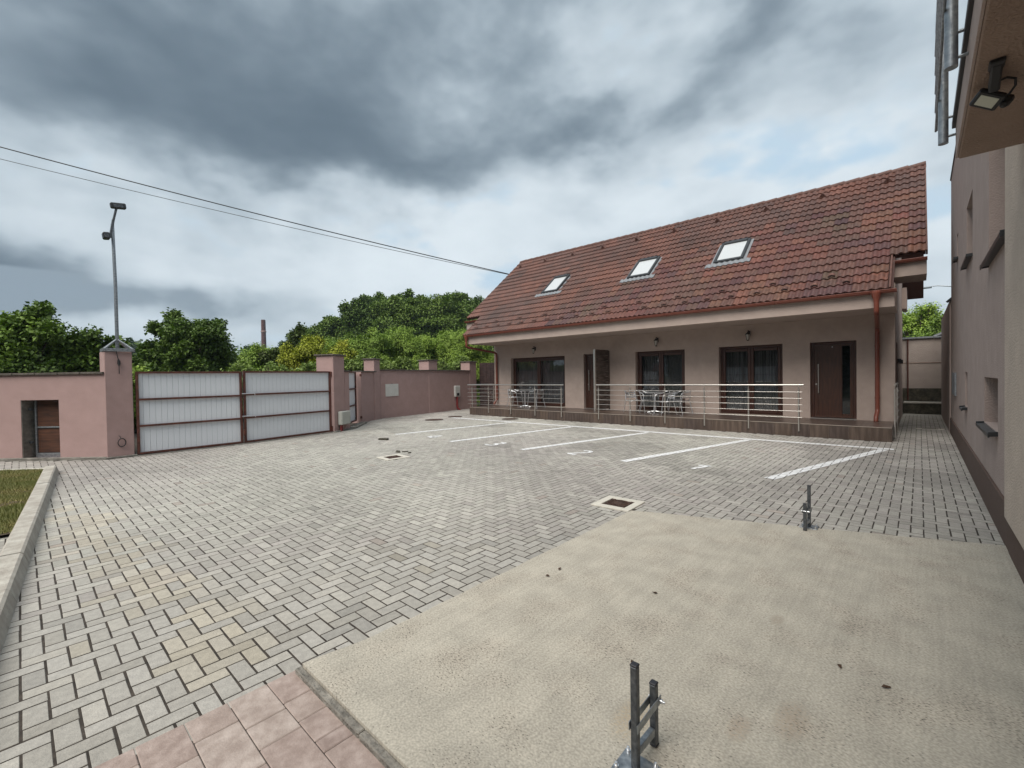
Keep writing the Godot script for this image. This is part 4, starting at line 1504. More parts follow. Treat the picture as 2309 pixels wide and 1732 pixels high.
# ------------------------------------------------------------------ terrace, railings, furniture
func make_terrace() -> void:
	var o := thing("terrace", "raised porch terrace clad in dark brown wood-look tiles", "terrace", Vector3(-7.7, 0, -14.3))
	var core := MB.new()
	core.bb(Vector3(-14.84, -0.1, ZF + 0.001), Vector3(XR - 0.01, TOP - 0.011, PORCH - 0.012))
	part(o, "core", core, M.grout)
	var ms := [M.terrace_tile, M.terrace_tile_b, M.terrace_tile_c]
	var n := 36
	var w := (XR + 14.85) / n
	for i in n:
		var f := MB.new()
		f.bb(Vector3(-14.85 + w * i + 0.0015, -0.05, PORCH - 0.011), Vector3(-14.85 + w * (i + 1) - 0.0015, TOP - 0.016, PORCH), 0.0015)
		part(o, "front_tile", f, ms[rng.randi() % 3])
	for i in 24:
		for j in 3:
			var ww := (XR + 14.85) / 24.0
			var dd := (PORCH - ZF - 0.012) / 3.0
			var t := MB.new()
			t.bb(Vector3(-14.85 + ww * i + 0.0015, TOP - 0.011, ZF + 0.002 + dd * j + 0.0015), Vector3(-14.85 + ww * (i + 1) - 0.0015, TOP, ZF + 0.002 + dd * (j + 1) - 0.0015), 0.001)
			part(o, "floor_tile", t, ms[rng.randi() % 3])
	for x in [XR, -14.85]:
		for j in 4:
			var f := MB.new()
			var dd := (PORCH - ZF - 0.02) / 4.0
			f.bb(Vector3(x - 0.012 if x > -5.0 else x - 0.011, -0.05, ZF + dd * j + 0.002), Vector3(x if x > -5.0 else x, TOP - 0.002, ZF + dd * (j + 1) - 0.002), 0.001)
			part(o, "side_tile", f, ms[rng.randi() % 3])
	var nose := MB.new()
	nose.bb(Vector3(-14.85, TOP - 0.013, PORCH - 0.010), Vector3(XR, TOP + 0.002, PORCH + 0.004), 0.002)
	part(o, "edge_trim", nose, M.grout)

	railing("stainless terrace railing in front of the wide patio door", [-13.62, -12.34, -11.06, -9.80], -14.93, -9.69, false)
	railing("long stainless terrace railing in front of the middle patio doors", [-8.22, -7.03, -5.85, -4.66, -3.48, -2.30], -8.31, -2.19, false)
	side_railing("stainless railing on the short left end of the terrace", -14.80, [-13.62, -14.98])
	side_railing("stainless railing on the alley end of the terrace", -0.42, [-13.62, -15.05])

	# privacy screen beside the left entrance
	var sc := thing("privacy_screen", "brown-grey plank privacy screen with a pale post between the doors", "screen", Vector3(-8.79, TOP, -14.7))
	var ps := MB.new()
	ps.bb(Vector3(-8.83, TOP, -14.22), Vector3(-8.76, 2.60, -14.15), 0.005)
	part(sc, "post", ps, M.stainless)
	var bp := MB.new()
	bp.bb(Vector3(-8.81, TOP, ZF + 0.004), Vector3(-8.77, 2.58, ZF + 0.05), 0.004)
	part(sc, "wall_batten", bp, M.screen_wood)
	for i in 11:
		var b := MB.new()
		b.bb(Vector3(-8.805, TOP + 0.06 + i * 0.202, ZF + 0.052), Vector3(-8.78, TOP + 0.06 + i * 0.202 + 0.194, -14.222), 0.004)
		part(sc, "plank", b, M.screen_wood)

	var tbl := table(Vector3(-12.58, TOP, -14.66), "small aluminium bistro table near the left end of the terrace")
	var c0 := chair(Vector3(-13.22, TOP, -14.75), PI * 0.5 + 0.25, "aluminium slatted chair on the far left side of the small table")
	var spots := [[Vector3(-12.02, TOP, -14.72), -PI * 0.5 - 0.1, "aluminium slatted chair between the left bistro table and the privacy screen"],
		[Vector3(-7.32, TOP, -14.32), 0.95, "aluminium chair left of the table, nearest the screen"],
		[Vector3(-6.18, TOP, -14.20), -0.65, "aluminium chair turned to the yard in front of the table"],
		[Vector3(-5.92, TOP, -14.85), -1.9, "aluminium chair right of the table by the middle patio door"],
		[Vector3(-7.10, TOP, -14.93), 2.1, "aluminium chair behind the table, against the middle patio door"]]
	for s in spots:
		var c: Node3D = c0.duplicate()
		c.name = numbered("bistro_chair")
		add_child(c)
		c.position = s[0]
		c.rotation.y = s[1]
		c.set_meta("label", s[2])
	var t2: Node3D = tbl.duplicate()
	t2.name = numbered("bistro_table")
	add_child(t2)
	t2.position = Vector3(-6.72, TOP, -14.66)
	t2.set_meta("label", "small aluminium bistro table among four chairs before the middle patio door")

func railing(label: String, posts: Array, x0: float, x1: float, _b: bool) -> void:
	var o := thing("terrace_railing", label, "railing", Vector3(x0, 0.1, PORCH), 0.0, "stainless terrace railings")
	var z := PORCH + 0.028
	for x in posts:
		var p := MB.new()
		p.tube([Vector3(x, 0.13, z), Vector3(x, 1.22, z)], 0.0215, 12)
		p.tube([Vector3(x, 1.22, z), Vector3(x, 1.305, z)], 0.007, 8)
		for y in [0.17, 0.27]:
			p.tube([Vector3(x, y, z), Vector3(x, y, PORCH - 0.005)], 0.012, 8)
		part(o, "post", p, M.stainless)
	for y in [1.14, 0.975, 0.81, 0.648, 0.485]:
		var r := MB.new()
		r.tube([Vector3(x0 + 0.03, y, z + 0.03), Vector3(x1 - 0.03, y, z + 0.03)], 0.0075, 8)
		for x in posts:
			r.tube([Vector3(x, y, z + 0.015), Vector3(x, y, z + 0.034)], 0.010, 6)
		part(o, "rod", r, M.stainless)
	var h := MB.new()
	h.tube([Vector3(x0, 1.32, z), Vector3(x1, 1.32, z)], 0.0215, 12)
	part(o, "handrail", h, M.stainless)

func side_railing(label: String, x: float, zs: Array) -> void:
	var o := thing("terrace_railing", label, "railing", Vector3(x, 0.1, -14.3), 0.0, "stainless terrace railings")
	var sg := 1.0 if x > -5.0 else -1.0
	for z in zs:
		var p := MB.new()
		p.tube([Vector3(x, 0.10 if sg > 0 else 0.33, z), Vector3(x, 1.22, z)], 0.0215, 12)
		p.tube([Vector3(x, 1.22, z), Vector3(x, 1.305, z)], 0.007, 8)
		part(o, "post", p, M.stainless)
	for y in [1.14, 0.975, 0.81, 0.648, 0.485]:
		var r := MB.new()
		r.tube([Vector3(x + 0.03 * sg, y, zs[0] + 0.08), Vector3(x + 0.03 * sg, y, zs[1] - 0.08)], 0.0075, 8)
		part(o, "rod", r, M.stainless)
	var h := MB.new()
	h.tube([Vector3(x, 1.32, zs[0] + 0.12), Vector3(x, 1.32, zs[1] - 0.1)], 0.0215, 12)
	part(o, "handrail", h, M.stainless)

func table(at: Vector3, label: String) -> Node3D:
	var o := thing("bistro_table", label, "table", at, 0.3, "aluminium terrace furniture")
	var tp := MB.new()
	tp.lathe([Vector2(0, 0.690), Vector2(0.29, 0.690), Vector2(0.30, 0.700), Vector2(0.30, 0.716), Vector2(0.29, 0.72), Vector2(0, 0.72)], Transform3D.IDENTITY, 32)
	local(o, "table_top", tp, M.aluminium)
	var st := MB.new()
	st.tube([Vector3(0, 0.05, 0), Vector3(0, 0.69, 0)], 0.03, 14)
	local(o, "stem", st, M.aluminium)
	for k in 4:
		var f := MB.new()
		var d := Vector3(cos(TAU * k / 4.0), 0, sin(TAU * k / 4.0))
		f.tube([d * 0.01 + Vector3(0, 0.06, 0), d * 0.12 + Vector3(0, 0.045, 0), d * 0.24 + Vector3(0, 0.018, 0), d * 0.26 + Vector3(0, 0.012, 0)], [0.034, 0.03, 0.02, 0.012], 8)
		local(o, "foot", f, M.aluminium)
	return o

func chair(at: Vector3, turn: float, label: String) -> Node3D:      # faces its local +z
	var o := thing("bistro_chair", label, "chair", at, turn, "aluminium terrace furniture")
	var r := 0.0125
	for sx in [-1.0, 1.0]:
		var x: float = 0.255 * sx
		var fl := MB.new()
		# front leg rises into the arm rest and bends back to the backrest
		fl.tube([Vector3(x * 1.02, 0.0, 0.26), Vector3(x, 0.40, 0.21), Vector3(x, 0.60, 0.185), Vector3(x * 1.01, 0.655, 0.15), Vector3(x * 1.03, 0.672, 0.06), Vector3(x * 1.03, 0.68, -0.12)], r, 8)
		local(o, "leg", fl, M.aluminium)
		var bl := MB.new()
		bl.tube([Vector3(x * 0.96, 0.0, -0.30), Vector3(x * 0.90, 0.40, -0.20)], r, 8)
		local(o, "leg", bl, M.aluminium)
		var ar := MB.new()
		ar.tube([Vector3(x * 1.03, 0.684, 0.12), Vector3(x * 1.04, 0.70, 0.0), Vector3(x * 1.0, 0.735, -0.18)], [0.014, 0.021, 0.014], 8)
		local(o, "armrest", ar, M.aluminium)
	var bf := MB.new()
	var pts := []
	for k in 13:
		var a := PI * k / 12.0
		pts.append(Vector3(cos(a) * 0.262, 0.745 + 0.03 * sin(a), -0.17 - 0.13 * sin(a)))
	bf.tube(pts, r, 8)
	for sx in [-1.0, 1.0]:
		bf.tube([Vector3(0.20 * sx, 0.42, -0.21), Vector3(0.19 * sx, 0.60, -0.255), Vector3(0.17 * sx, 0.76, -0.285)], r * 0.9, 8)
	local(o, "back_frame", bf, M.aluminium)
	for i in 3:
		var s := MB.new()
		var y := 0.545 + i * 0.075
		s.box(Transform3D(Basis(Vector3.RIGHT, -0.22), Vector3(0, y, -0.243 - i * 0.017)), Vector3(0.36, 0.05, 0.006), 0.002)
		local(o, "back_slat", s, M.aluminium)
	var sf := MB.new()
	sf.tube([Vector3(-0.22, 0.425, -0.21), Vector3(-0.235, 0.43, 0.21), Vector3(0.235, 0.43, 0.21), Vector3(0.22, 0.425, -0.21)], r, 8)
	local(o, "seat_frame", sf, M.aluminium)
	for i in 6:
		var s := MB.new()
		s.box(Transform3D(Basis.IDENTITY, Vector3(0, 0.442 - 0.006 * sin(PI * i / 5.0), -0.17 + i * 0.072)), Vector3(0.45, 0.008, 0.056), 0.003)
		local(o, "seat_slat", s, M.aluminium)
	return o

# ------------------------------------------------------------------ the apartment block on the right
func make_block() -> void:
	var bx := 0.61
	var o := thing("apartment_block", "tall beige-brown rendered building along the right edge", "building", Vector3(2.0, 0, -8))
	var z_far := -16.4
	var wins := [[-8.28, -6.93, 0.98, 1.55], [-11.56, -11.0, 0.99, 1.60], [-17.9, -17.2, 0.93, 1.58], [-7.78, -6.0, 2.90, 4.9], [-11.2, -10.0, 3.45, 4.45], [-13.9, -13.5, 4.05, 4.58]]
	var holes := []
	for w in wins:
		if w[0] > z_far:
			holes.append([w[0] - z_far, w[1] - z_far, w[2], w[3]])
	var wm := MB.new()
	wm.wall(Transform3D(Basis(Vector3(0, 0, 1), Vector3.UP, Vector3(-1, 0, 0)), Vector3(bx, 0, z_far)), -5.87 - z_far, 6.56, 0.40, holes, 0.40)
	part(o, "wall", wm, M.block_plaster)
	var rest := MB.new()
	rest.bb(Vector3(bx + 0.401, 0, z_far), Vector3(4.5, 6.54, z_far + 0.3))
	rest.bb(Vector3(bx + 0.401, 6.40, z_far + 0.31), Vector3(4.5, 6.55, 3.0))
	rest.bb(Vector3(4.51, 0, z_far), Vector3(4.8, 6.55, 3.0))
	part(o, "rear_walls", rest, M.block_plaster)
	var lm := MB.new()
	lm.bb(Vector3(0.555, 0.33, -5.868), Vector3(1.0, 6.56, 2.8), 0.01)
	part(o, "light_wall", lm, M.cream_plaster)
	var pm := MB.new()
	pm.bb(Vector3(bx - 0.022, -0.1, z_far), Vector3(bx + 0.39, 0.398, -5.89), 0.006)
	pm.bb(Vector3(0.585, -0.1, -5.888), Vector3(1.0, 0.328, 2.8), 0.006)
	part(o, "plinth", pm, M.plinth)
	var ct := MB.new()
	ct.bb(Vector3(bx - 0.02, 6.56, z_far - 0.05), Vector3(bx + 0.45, 6.62, -5.8), 0.01)
	part(o, "roof_edge", ct, M.anthracite)
	for w in wins:
		if w[0] < z_far:
			continue
		var f := MB.new()
		var xi := bx + 0.26
		for b in [[w[0], w[0] + 0.06, w[2], w[3]], [w[1] - 0.06, w[1], w[2], w[3]], [w[0] + 0.06, w[1] - 0.06, w[3] - 0.06, w[3]], [w[0] + 0.06, w[1] - 0.06, w[2], w[2] + 0.06]]:
			f.bb(Vector3(xi, b[2], b[0]), Vector3(xi + 0.07, b[3], b[1]), 0.005)
		var wo := part(o, "window", f, M.brown_wood)
		var pn := MB.new()
		pn.bb(Vector3(xi + 0.03, w[2] + 0.05, w[0] + 0.05), Vector3(xi + 0.04, w[3] - 0.05, w[1] - 0.05))
		part(wo, "pane", pn, M.door_glass)
		var s := MB.new()
		s.box(Transform3D(Basis(Vector3(0, 0, 1), 0.10), Vector3(bx + 0.09, w[2] - 0.012, (w[0] + w[1]) * 0.5)), Vector3(0.32, 0.016, w[1] - w[0] + 0.02), 0.002)
		s.box(Transform3D(Basis(Vector3(0, 0, 1), 0.10), Vector3(bx - 0.070, w[2] - 0.040, (w[0] + w[1]) * 0.5)), Vector3(0.012, 0.04, w[1] - w[0] + 0.04), 0.002)
		for e in [w[0] - 0.012, w[1] + 0.012]:
			s.box(Transform3D(Basis(Vector3(0, 0, 1), 0.10), Vector3(bx - 0.030, w[2] - 0.02, e)), Vector3(0.085, 0.05, 0.014), 0.002)
		part(wo, "sill", s, M.anthracite)
	# vent panel on the wall
	var vp := MB.new()
	vp.bb(Vector3(bx - 0.03, 1.06, -15.3), Vector3(bx + 0.0, 1.58, -14.1), 0.005)
	part(o, "vent_panel", vp, M.lead)
	# lower wing with a sloping top, farther down the alley
	var an := MB.new()
	var prof := PackedVector2Array([Vector2(0.30, 0), Vector2(0.30, 3.45), Vector2(1.4, 4.6), Vector2(4.5, 4.6), Vector2(4.5, 0)])
	an.prism(prof, 6.0, Transform3D(Basis.IDENTITY, Vector3(0.0, 0, z_far - 0.01)))
	var wing := part(o, "lower_wing", an, M.block_plaster)
	wing.position.x += 0.28
	var at := MB.new()
	at.beam(Vector3(0.53, 3.42, z_far + 0.005), Vector3(1.75, 4.67, z_far + 0.005), 0.14, 0.05)
	part(o, "wing_verge", at, M.anthracite)
	# balcony slab over the foreground
	var bs := MB.new()
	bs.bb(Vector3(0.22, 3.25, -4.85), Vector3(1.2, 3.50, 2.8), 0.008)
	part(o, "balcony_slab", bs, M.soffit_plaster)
	var fc := MB.new()
	fc.bb(Vector3(0.205, 3.262, -4.852), Vector3(0.219, 3.498, 2.8), 0.002)
	part(o, "balcony_fascia", fc, M.block_plaster)
	var dk := MB.new()
	dk.bb(Vector3(0.185, 3.502, -4.88), Vector3(1.2, 3.55, 2.8), 0.004)
	part(o, "balcony_edge", dk, M.anthracite)
	var rl := thing("balcony_railing", "grey tubular balcony railing seen from below at the top right", "railing", Vector3(0.17, 3.4, -4.8))
	for z in [-4.78, -3.62, -2.45, -1.3]:
		var p := MB.new()
		p.tube([Vector3(0.135, 3.37, z), Vector3(0.135, 4.52, z)], 0.030, 14)
		for y in [3.42, 3.56]:
			p.tube([Vector3(0.135, y, z), Vector3(0.21, y, z)], 0.010, 8)
		part(rl, "post", p, M.zinc)
	for y in [3.70, 3.86, 4.02, 4.18, 4.34]:
		var r := MB.new()
		r.tube([Vector3(0.105, y, -5.35), Vector3(0.105, y, 2.6)], 0.0085, 8)
		part(rl, "rod", r, M.zinc)
	var e := MB.new()
	e.tube([Vector3(0.115, 3.70, -5.34), Vector3(0.115, 4.5, -5.34)], 0.012, 8)
	e.tube([Vector3(0.125, 4.54, -5.36), Vector3(0.125, 4.54, 2.6)], 0.024, 12)
	part(rl, "handrail", e, M.zinc)
	# flood light under the soffit
	var fl := thing("flood_light", "black flood light with motion sensor hanging under the soffit", "lamp", Vector3(0.30, 3.25, -3.5))
	var br := MB.new()
	br.beam(Vector3(0.30, 3.25, -3.46), Vector3(0.305, 3.195, -3.66), 0.045, 0.05, 0.008)
	br.bx(Vector3(0.30, 3.24, -3.47), Vector3(0.06, 0.025, 0.09), 0.006)
	part(fl, "bracket", br, M.black_plastic)
	var look := Basis.looking_at(Vector3(-0.30, -0.75, 0.55), Vector3(0.35, 1, 0.1)) * Basis(Vector3(0, 0, 1), 0.36)
	var hs := MB.new()
	var hc := Vector3(0.285, 3.165, -3.70)
	hs.box(Transform3D(look, hc), Vector3(0.125, 0.095, 0.035), 0.008)
	part(fl, "housing", hs, M.black_plastic)
	var le := MB.new()
	le.box(Transform3D(look, hc + look * Vector3(0, 0, -0.0185)), Vector3(0.085, 0.058, 0.004), 0.001)
	part(fl, "lens", le, M.lens)
	var se := MB.new()
	se.box(Transform3D(look, Vector3(0.362, 3.155, -3.76)), Vector3(0.05, 0.055, 0.05), 0.012)
	se.lathe([Vector2(0, 0.022), Vector2(0.016, 0.016), Vector2(0.022, 0.0)], Transform3D(look * Basis(Vector3.RIGHT, -PI / 2), Vector3(0.362, 3.155, -3.76) + look * Vector3(0, -0.004, -0.022)), 14)
	part(fl, "motion_sensor", se, M.black_plastic)
	var cb := MB.new()
	cb.tube([Vector3(0.315, 3.215, -3.62), Vector3(0.35, 3.225, -3.63), Vector3(0.385, 3.22, -3.66), Vector3(0.39, 3.20, -3.70), Vector3(0.37, 3.175, -3.73), Vector3(0.34, 3.165, -3.74)], 0.006, 8)
	part(fl, "cable", cb, M.black_plastic)

# ------------------------------------------------------------------ end of the alley
func make_alley_end() -> void:
	var w := thing("back_wall", "weathered pinkish wall with dark foot closing the alley", "wall", Vector3(0, 0, -23.4))
	var m := MB.new()
	m.bb(Vector3(-1.6, 0.95, -23.7), Vector3(1.6, 2.86, -23.4), 0.006)
	part(w, "upper_wall", m, M.old_plaster)
	var f := MB.new()
	f.bb(Vector3(-1.6, 0, -23.69), Vector3(1.6, 0.949, -23.36), 0.01)
	part(w, "dark_base", f, M.dark_concrete)  # wall foot, darker than the plaster above it
	var mid := MB.new()
	mid.bb(Vector3(-1.6, 1.92, -23.41), Vector3(1.6, 1.945, -23.385), 0.003)
	part(w, "joint_strip", mid, M.soffit_plaster)
	for i in 6:
		var c := MB.new()
		c.bb(Vector3(-1.6 + i * 0.5, 2.862, -23.78), Vector3(-1.6 + i * 0.5 + 0.496, 2.93, -23.32), 0.01)
		part(w, "coping_slab", c, M.lead)
	var dp := MB.new()
	dp.tube([Vector3(-0.34, 0.5, -23.34), Vector3(-0.34, 2.85, -23.34)], 0.022, 8)
	part(w, "rust_pipe", dp, M.rust_steel)
	var s := thing("alley_steps", "two dark concrete steps at the end of the alley", "steps", Vector3(0, 0, -22.6))
	var a := MB.new()
	a.bb(Vector3(-0.46, -0.05, -23.35), Vector3(0.9, 0.40, -22.62), 0.01)
	part(s, "riser", a, M.dark_concrete)
	var t := MB.new()
	t.bb(Vector3(-0.46, 0.401, -23.35), Vector3(0.9, 0.45, -22.60), 0.008)
	part(s, "tread", t, M.kerb_concrete)
	var k := MB.new()
	k.bb(Vector3(-0.46, -0.05, -22.61), Vector3(0.9, 0.012, -22.36), 0.004)
	part(s, "landing", k, M.kerb_concrete)
	var sh := thing("garden_shed", "small grey shed roof behind the alley wall", "shed", Vector3(1.1, 0, -26))
	var sw := MB.new()
	sw.bb(Vector3(0.75, 0, -27.2), Vector3(3.2, 3.05, -25.2))
	part(sh, "wall", sw, M.raw_concrete)
	var sr := MB.new()
	sr.prism(PackedVector2Array([Vector2(-0.25, 0), Vector2(0.2, 0.22), Vector2(1.2, 0.30), Vector2(2.8, 0.32), Vector2(2.8, 0.25), Vector2(1.2, 0.23), Vector2(0.25, 0.14), Vector2(-0.2, -0.05)]), 2.4, Transform3D(Basis.IDENTITY, Vector3(0.65, 3.05, -25.0)))
	part(sh, "roof", sr, M.lead)
	var sl := thing("street_lamp", "thin curved street lamp arm beyond the apartment block", "lamp", Vector3(4.6, 0, -60))
	var ar := MB.new()
	ar.tube([Vector3(4.6, 0, -60), Vector3(4.6, 7.0, -60), Vector3(4.2, 8.1, -60), Vector3(3.2, 9.0, -60), Vector3(2.2, 9.6, -60), Vector3(1.3, 9.8, -60), Vector3(0.9, 9.8, -60)], [0.1, 0.08, 0.06, 0.05, 0.05, 0.045, 0.04], 8)
	part(sl, "arm", ar, M.zinc)
	var hd := MB.new()
	hd.bx(Vector3(0.55, 9.72, -60), Vector3(0.7, 0.18, 0.3), 0.05)
	part(sl, "lamp_head", hd, M.zinc)

# ------------------------------------------------------------------ markings, covers, posts, wires
func paint_poly(poly: PackedVector2Array, mb: MB) -> void:
	var lo := poly[0]
	var hi := poly[0]
	for p in poly:
		lo = lo.min(p)
		hi = hi.max(p)
	lo -= Vector2(0.12, 0.12)
	hi += Vector2(0.12, 0.12)
	for b in bricks:
		var c: Vector2 = b[0]
		if c.x < lo.x or c.y < lo.y or c.x > hi.x or c.y > hi.y:
			continue
		var h := Vector2(0.0945, 0.0445) if b[1] else Vector2(0.0445, 0.0945)
		var rect := PackedVector2Array([c - h, c + Vector2(h.x, -h.y), c + h, c + Vector2(-h.x, h.y)])
		for cut in Geometry2D.intersect_polygons(rect, poly):
			var ix := Geometry2D.triangulate_polygon(cut)
			for i in range(0, ix.size(), 3):
				var y: float = b[2] + 0.0045
				mb.flat(Vector3(cut[ix[i]].x, y, cut[ix[i]].y), Vector3(cut[ix[i + 1]].x, y, cut[ix[i + 1]].y), Vector3(cut[ix[i + 2]].x, y, cut[ix[i + 2]].y), Vector3.UP)

func stripe(p: Vector2, q: Vector2, w: float, sd: int) -> PackedVector2Array:
	var d := (q - p).normalized()
	var s := Vector2(-d.y, d.x)
	var n := maxi(2, int(p.distance_to(q) / 0.12))
	var nn := noise(2.5, sd, 2)
	var a := PackedVector2Array()
	for i in n + 1:
		a.append(p.lerp(q, float(i) / n) + s * (w * 0.5 + nn.get_noise_1d(i * 1.0) * 0.006))
	for i in n + 1:
		a.append(q.lerp(p, float(i) / n) - s * (w * 0.5 + nn.get_noise_1d(i * 1.0 + 300.0) * 0.006))
	return a

func strokes(path: Array, w: float, mb: MB) -> void:
	var acc: Array[PackedVector2Array] = []
	for poly in Geometry2D.offset_polyline(PackedVector2Array(path), w * 0.5, Geometry2D.JOIN_ROUND, Geometry2D.END_ROUND):
		acc.append(poly)
	for poly in acc:
		if not Geometry2D.is_polygon_clockwise(poly):
			paint_poly(poly, mb)

func make_yard_things() -> void:
	var lines := [[Vector2(-11.445, -7.448), Vector2(-10.905, -11.93)], [Vector2(-8.971, -7.464), Vector2(-8.318, -11.95)], [Vector2(-6.641, -7.60), Vector2(-5.721, -11.99)], [Vector2(-4.187, -7.723), Vector2(-3.115, -12.07)], [Vector2(-1.734, -7.813), Vector2(-0.56, -12.12)]]
	var names := ["white bay line nearest the pink wall, beside number four", "white bay line between numbers four and three", "white bay line between numbers three and two", "white bay line between numbers two and one", "white bay line nearest the alley, beside number one"]
	for i in 5:
		var mb := MB.new()
		paint_poly(stripe(lines[i][0], lines[i][1], 0.165, 90 + i), mb)
		single("bay_line", mb, M.paint, names[i], "marking", "painted parking bay lines")
	var bl := MB.new()
	paint_poly(stripe(Vector2(-14.26, -12.0), Vector2(-0.40, -12.27), 0.20, 97), bl)
	single("bay_line", bl, M.paint, "long white painted line along the heads of the bays", "marking", "painted parking bay lines")
	var digits := [[[Vector2(-2.93, -7.84), Vector2(-2.77, -8.28)], [Vector2(-2.77, -8.28), Vector2(-2.95, -8.20)]],
		[[Vector2(-5.31, -7.77), Vector2(-5.53, -7.83), Vector2(-5.36, -8.02), Vector2(-5.25, -8.16), Vector2(-5.24, -8.27), Vector2(-5.33, -8.35), Vector2(-5.45, -8.29)]],
		[[Vector2(-7.90, -7.71), Vector2(-7.80, -7.64), Vector2(-7.66, -7.66), Vector2(-7.62, -7.78), Vector2(-7.68, -7.87), Vector2(-7.80, -7.90), Vector2(-7.68, -7.92), Vector2(-7.60, -8.02), Vector2(-7.66, -8.13), Vector2(-7.80, -8.13)]],
		[[Vector2(-10.02, -7.60), Vector2(-10.06, -8.08), Vector2(-10.06, -8.06)], [Vector2(-10.14, -8.08), Vector2(-10.27, -7.74), Vector2(-9.92, -7.76)]]]
	for i in 4:
		var mb := MB.new()
		for st in digits[i]:
			strokes(st, 0.088, mb)
		single("bay_number", mb, M.paint, "white painted number %s on the paving" % ["one, nearest the alley", "two", "three", "four, nearest the gate"][i], "marking", "painted bay numbers")

	drain(Vector3(-2.86, 0.016, -5.13), 0.05, "square drain grate in a pale concrete frame by the ramp")
	drain(Vector3(-8.15, 0.016, -5.24), -0.1, "square drain grate in a pale concrete frame in mid yard")
	var covers := [[Vector3(-11.84, 0.004, -12.88), 0.33, "round rusty manhole cover beside the terrace"], [Vector3(-14.16, 0.004, -10.98), 0.36, "round dark manhole cover near the pink wall"], [Vector3(-14.5, 0.004, -12.35), 0.3, "round manhole cover at the end of the long white line"]]
	for c in covers:
		var o := thing("manhole_cover", c[2], "manhole cover", c[0], 0.0, "manhole covers in the yard")
		var rim := MB.new()
		rim.lathe([Vector2(c[1] - 0.04, 0.0), Vector2(c[1] - 0.035, 0.006), Vector2(c[1], 0.006), Vector2(c[1] + 0.005, -0.02)], Transform3D(Basis.IDENTITY, c[0]), 32)
		part(o, "rim", rim, M.iron_dark)
		var lid := MB.new()
		lid.lathe([Vector2(0, 0.005), Vector2(c[1] - 0.05, 0.005), Vector2(c[1] - 0.045, -0.01)], Transform3D(Basis.IDENTITY, c[0]), 32)
		part(o, "lid", lid, M.rust_iron)
	var ad := thing("alley_drain", "narrow slot drain across the alley paving", "drain", Vector3(0.2, 0.0, -17.1))
	var a1 := MB.new()
	a1.bb(Vector3(-0.08, -0.02, -17.19), Vector3(0.50, 0.008, -17.03), 0.003)
	part(ad, "frame", a1, M.pale_concrete)
	var a2 := MB.new()
	a2.bb(Vector3(0.04, -0.02, -17.15), Vector3(0.38, 0.012, -17.07), 0.002)
	part(ad, "grate", a2, M.iron_dark)

	# loose stone and pieces
	var stn := MB.new()
	stn.box(Transform3D(Basis(Vector3.UP, 0.5), Vector3(-10.71, 0.025, -6.59)), Vector3(0.26, 0.05, 0.12), 0.012)
	single("loose_block", stn, M.dark_concrete, "single dark loose paving block lying on the yard", "stone")
	var frag := [[-8.75, -5.75, 0.10], [-8.55, -5.80, 0.14], [-8.35, -5.78, 0.11], [-8.62, -5.66, 0.12]]
	for i in 4:
		var f := MB.new()
		f.box(Transform3D(Basis(Vector3.UP, i * 1.1), Vector3(frag[i][0], 0.011, frag[i][1])), Vector3(frag[i][2], 0.018, 0.05), 0.005)
		single("rubble_piece", f, M.dark_concrete, "thin dark rubble piece beside the mid yard drain, %s" % ["nearest the gate", "largest of the four", "nearest the ramp", "closest to the drain frame"][i], "stone", "rubble by the mid yard drain")
	# dead leaves on the slab
	var lf := [[-2.26, -2.88], [-2.26, -3.05], [-1.47, -3.17], [-0.33, -3.03], [-0.13, -2.98], [-1.21, -2.31]]
	var where := ["nearest the slab edge", "second from the slab edge", "in the middle of the slab", "left of the pair on the right", "right of the pair on the right", "just behind the near post"]
	for i in lf.size():
		var m := MB.new()
		var pts := [Vector3(-0.022, 0, 0), Vector3(-0.008, 0.006, 0.011), Vector3(0.02, 0.002, 0.004), Vector3(0.022, 0.006, -0.003), Vector3(-0.006, 0.008, -0.011)]
		var tt := Transform3D(Basis(Vector3.UP, i * 1.7), Vector3(lf[i][0], slab_y(lf[i][0], lf[i][1]) + 0.006, lf[i][1]))
		for k in 5:
			m.flat(tt * Vector3(0, 0.007, 0), tt * pts[k], tt * pts[(k + 1) % 5], Vector3.UP)
			m.flat(tt * Vector3(0, -0.004, 0), tt * pts[k], tt * pts[(k + 1) % 5], Vector3.DOWN)
		single("dead_leaf", m, M.dead_leaf, "small curled dead leaf on the concrete, " + where[i], "leaf", "dead leaves on the slab")

	parking_post(Vector3(-0.875, slab_y(0, -1.69), -1.69), Vector3(0.005, 0, -0.165), "galvanised folding barrier post in the near foreground")
	parking_post(Vector3(-0.868, slab_y(0, -5.45) - 0.002, -5.60), Vector3(-0.012, 0, 0.155), "galvanised folding barrier post at the far slab edge")

	# overhead wires to the house
	var k := 0
	for w in [[Vector3(-30.0, 12.15, 0.4), Vector3(-16.9, 7.36, -18.5), 0.024, M.cable, 0.13, "thick dark overhead cable running to the house"], [Vector3(-30.0, 11.62, 0.4), Vector3(-16.9, 7.33, -18.5), 0.014, M.grey_cable, 0.12, "thinner grey overhead wire below the thick cable"]]:
		var pts := []
		for i in 41:
			var t := i / 40.0 * 1.0
			var q: Vector3 = w[0].lerp(w[1], t)
			q.y -= w[4] * 4.0 * t * (1.0 - t) * 1.0
			pts.append(q)
		var m := MB.new()
		m.tube(pts, w[2], 6)
		single("overhead_wire", m, w[3], w[5], "wire", "overhead wires")
		k += 1

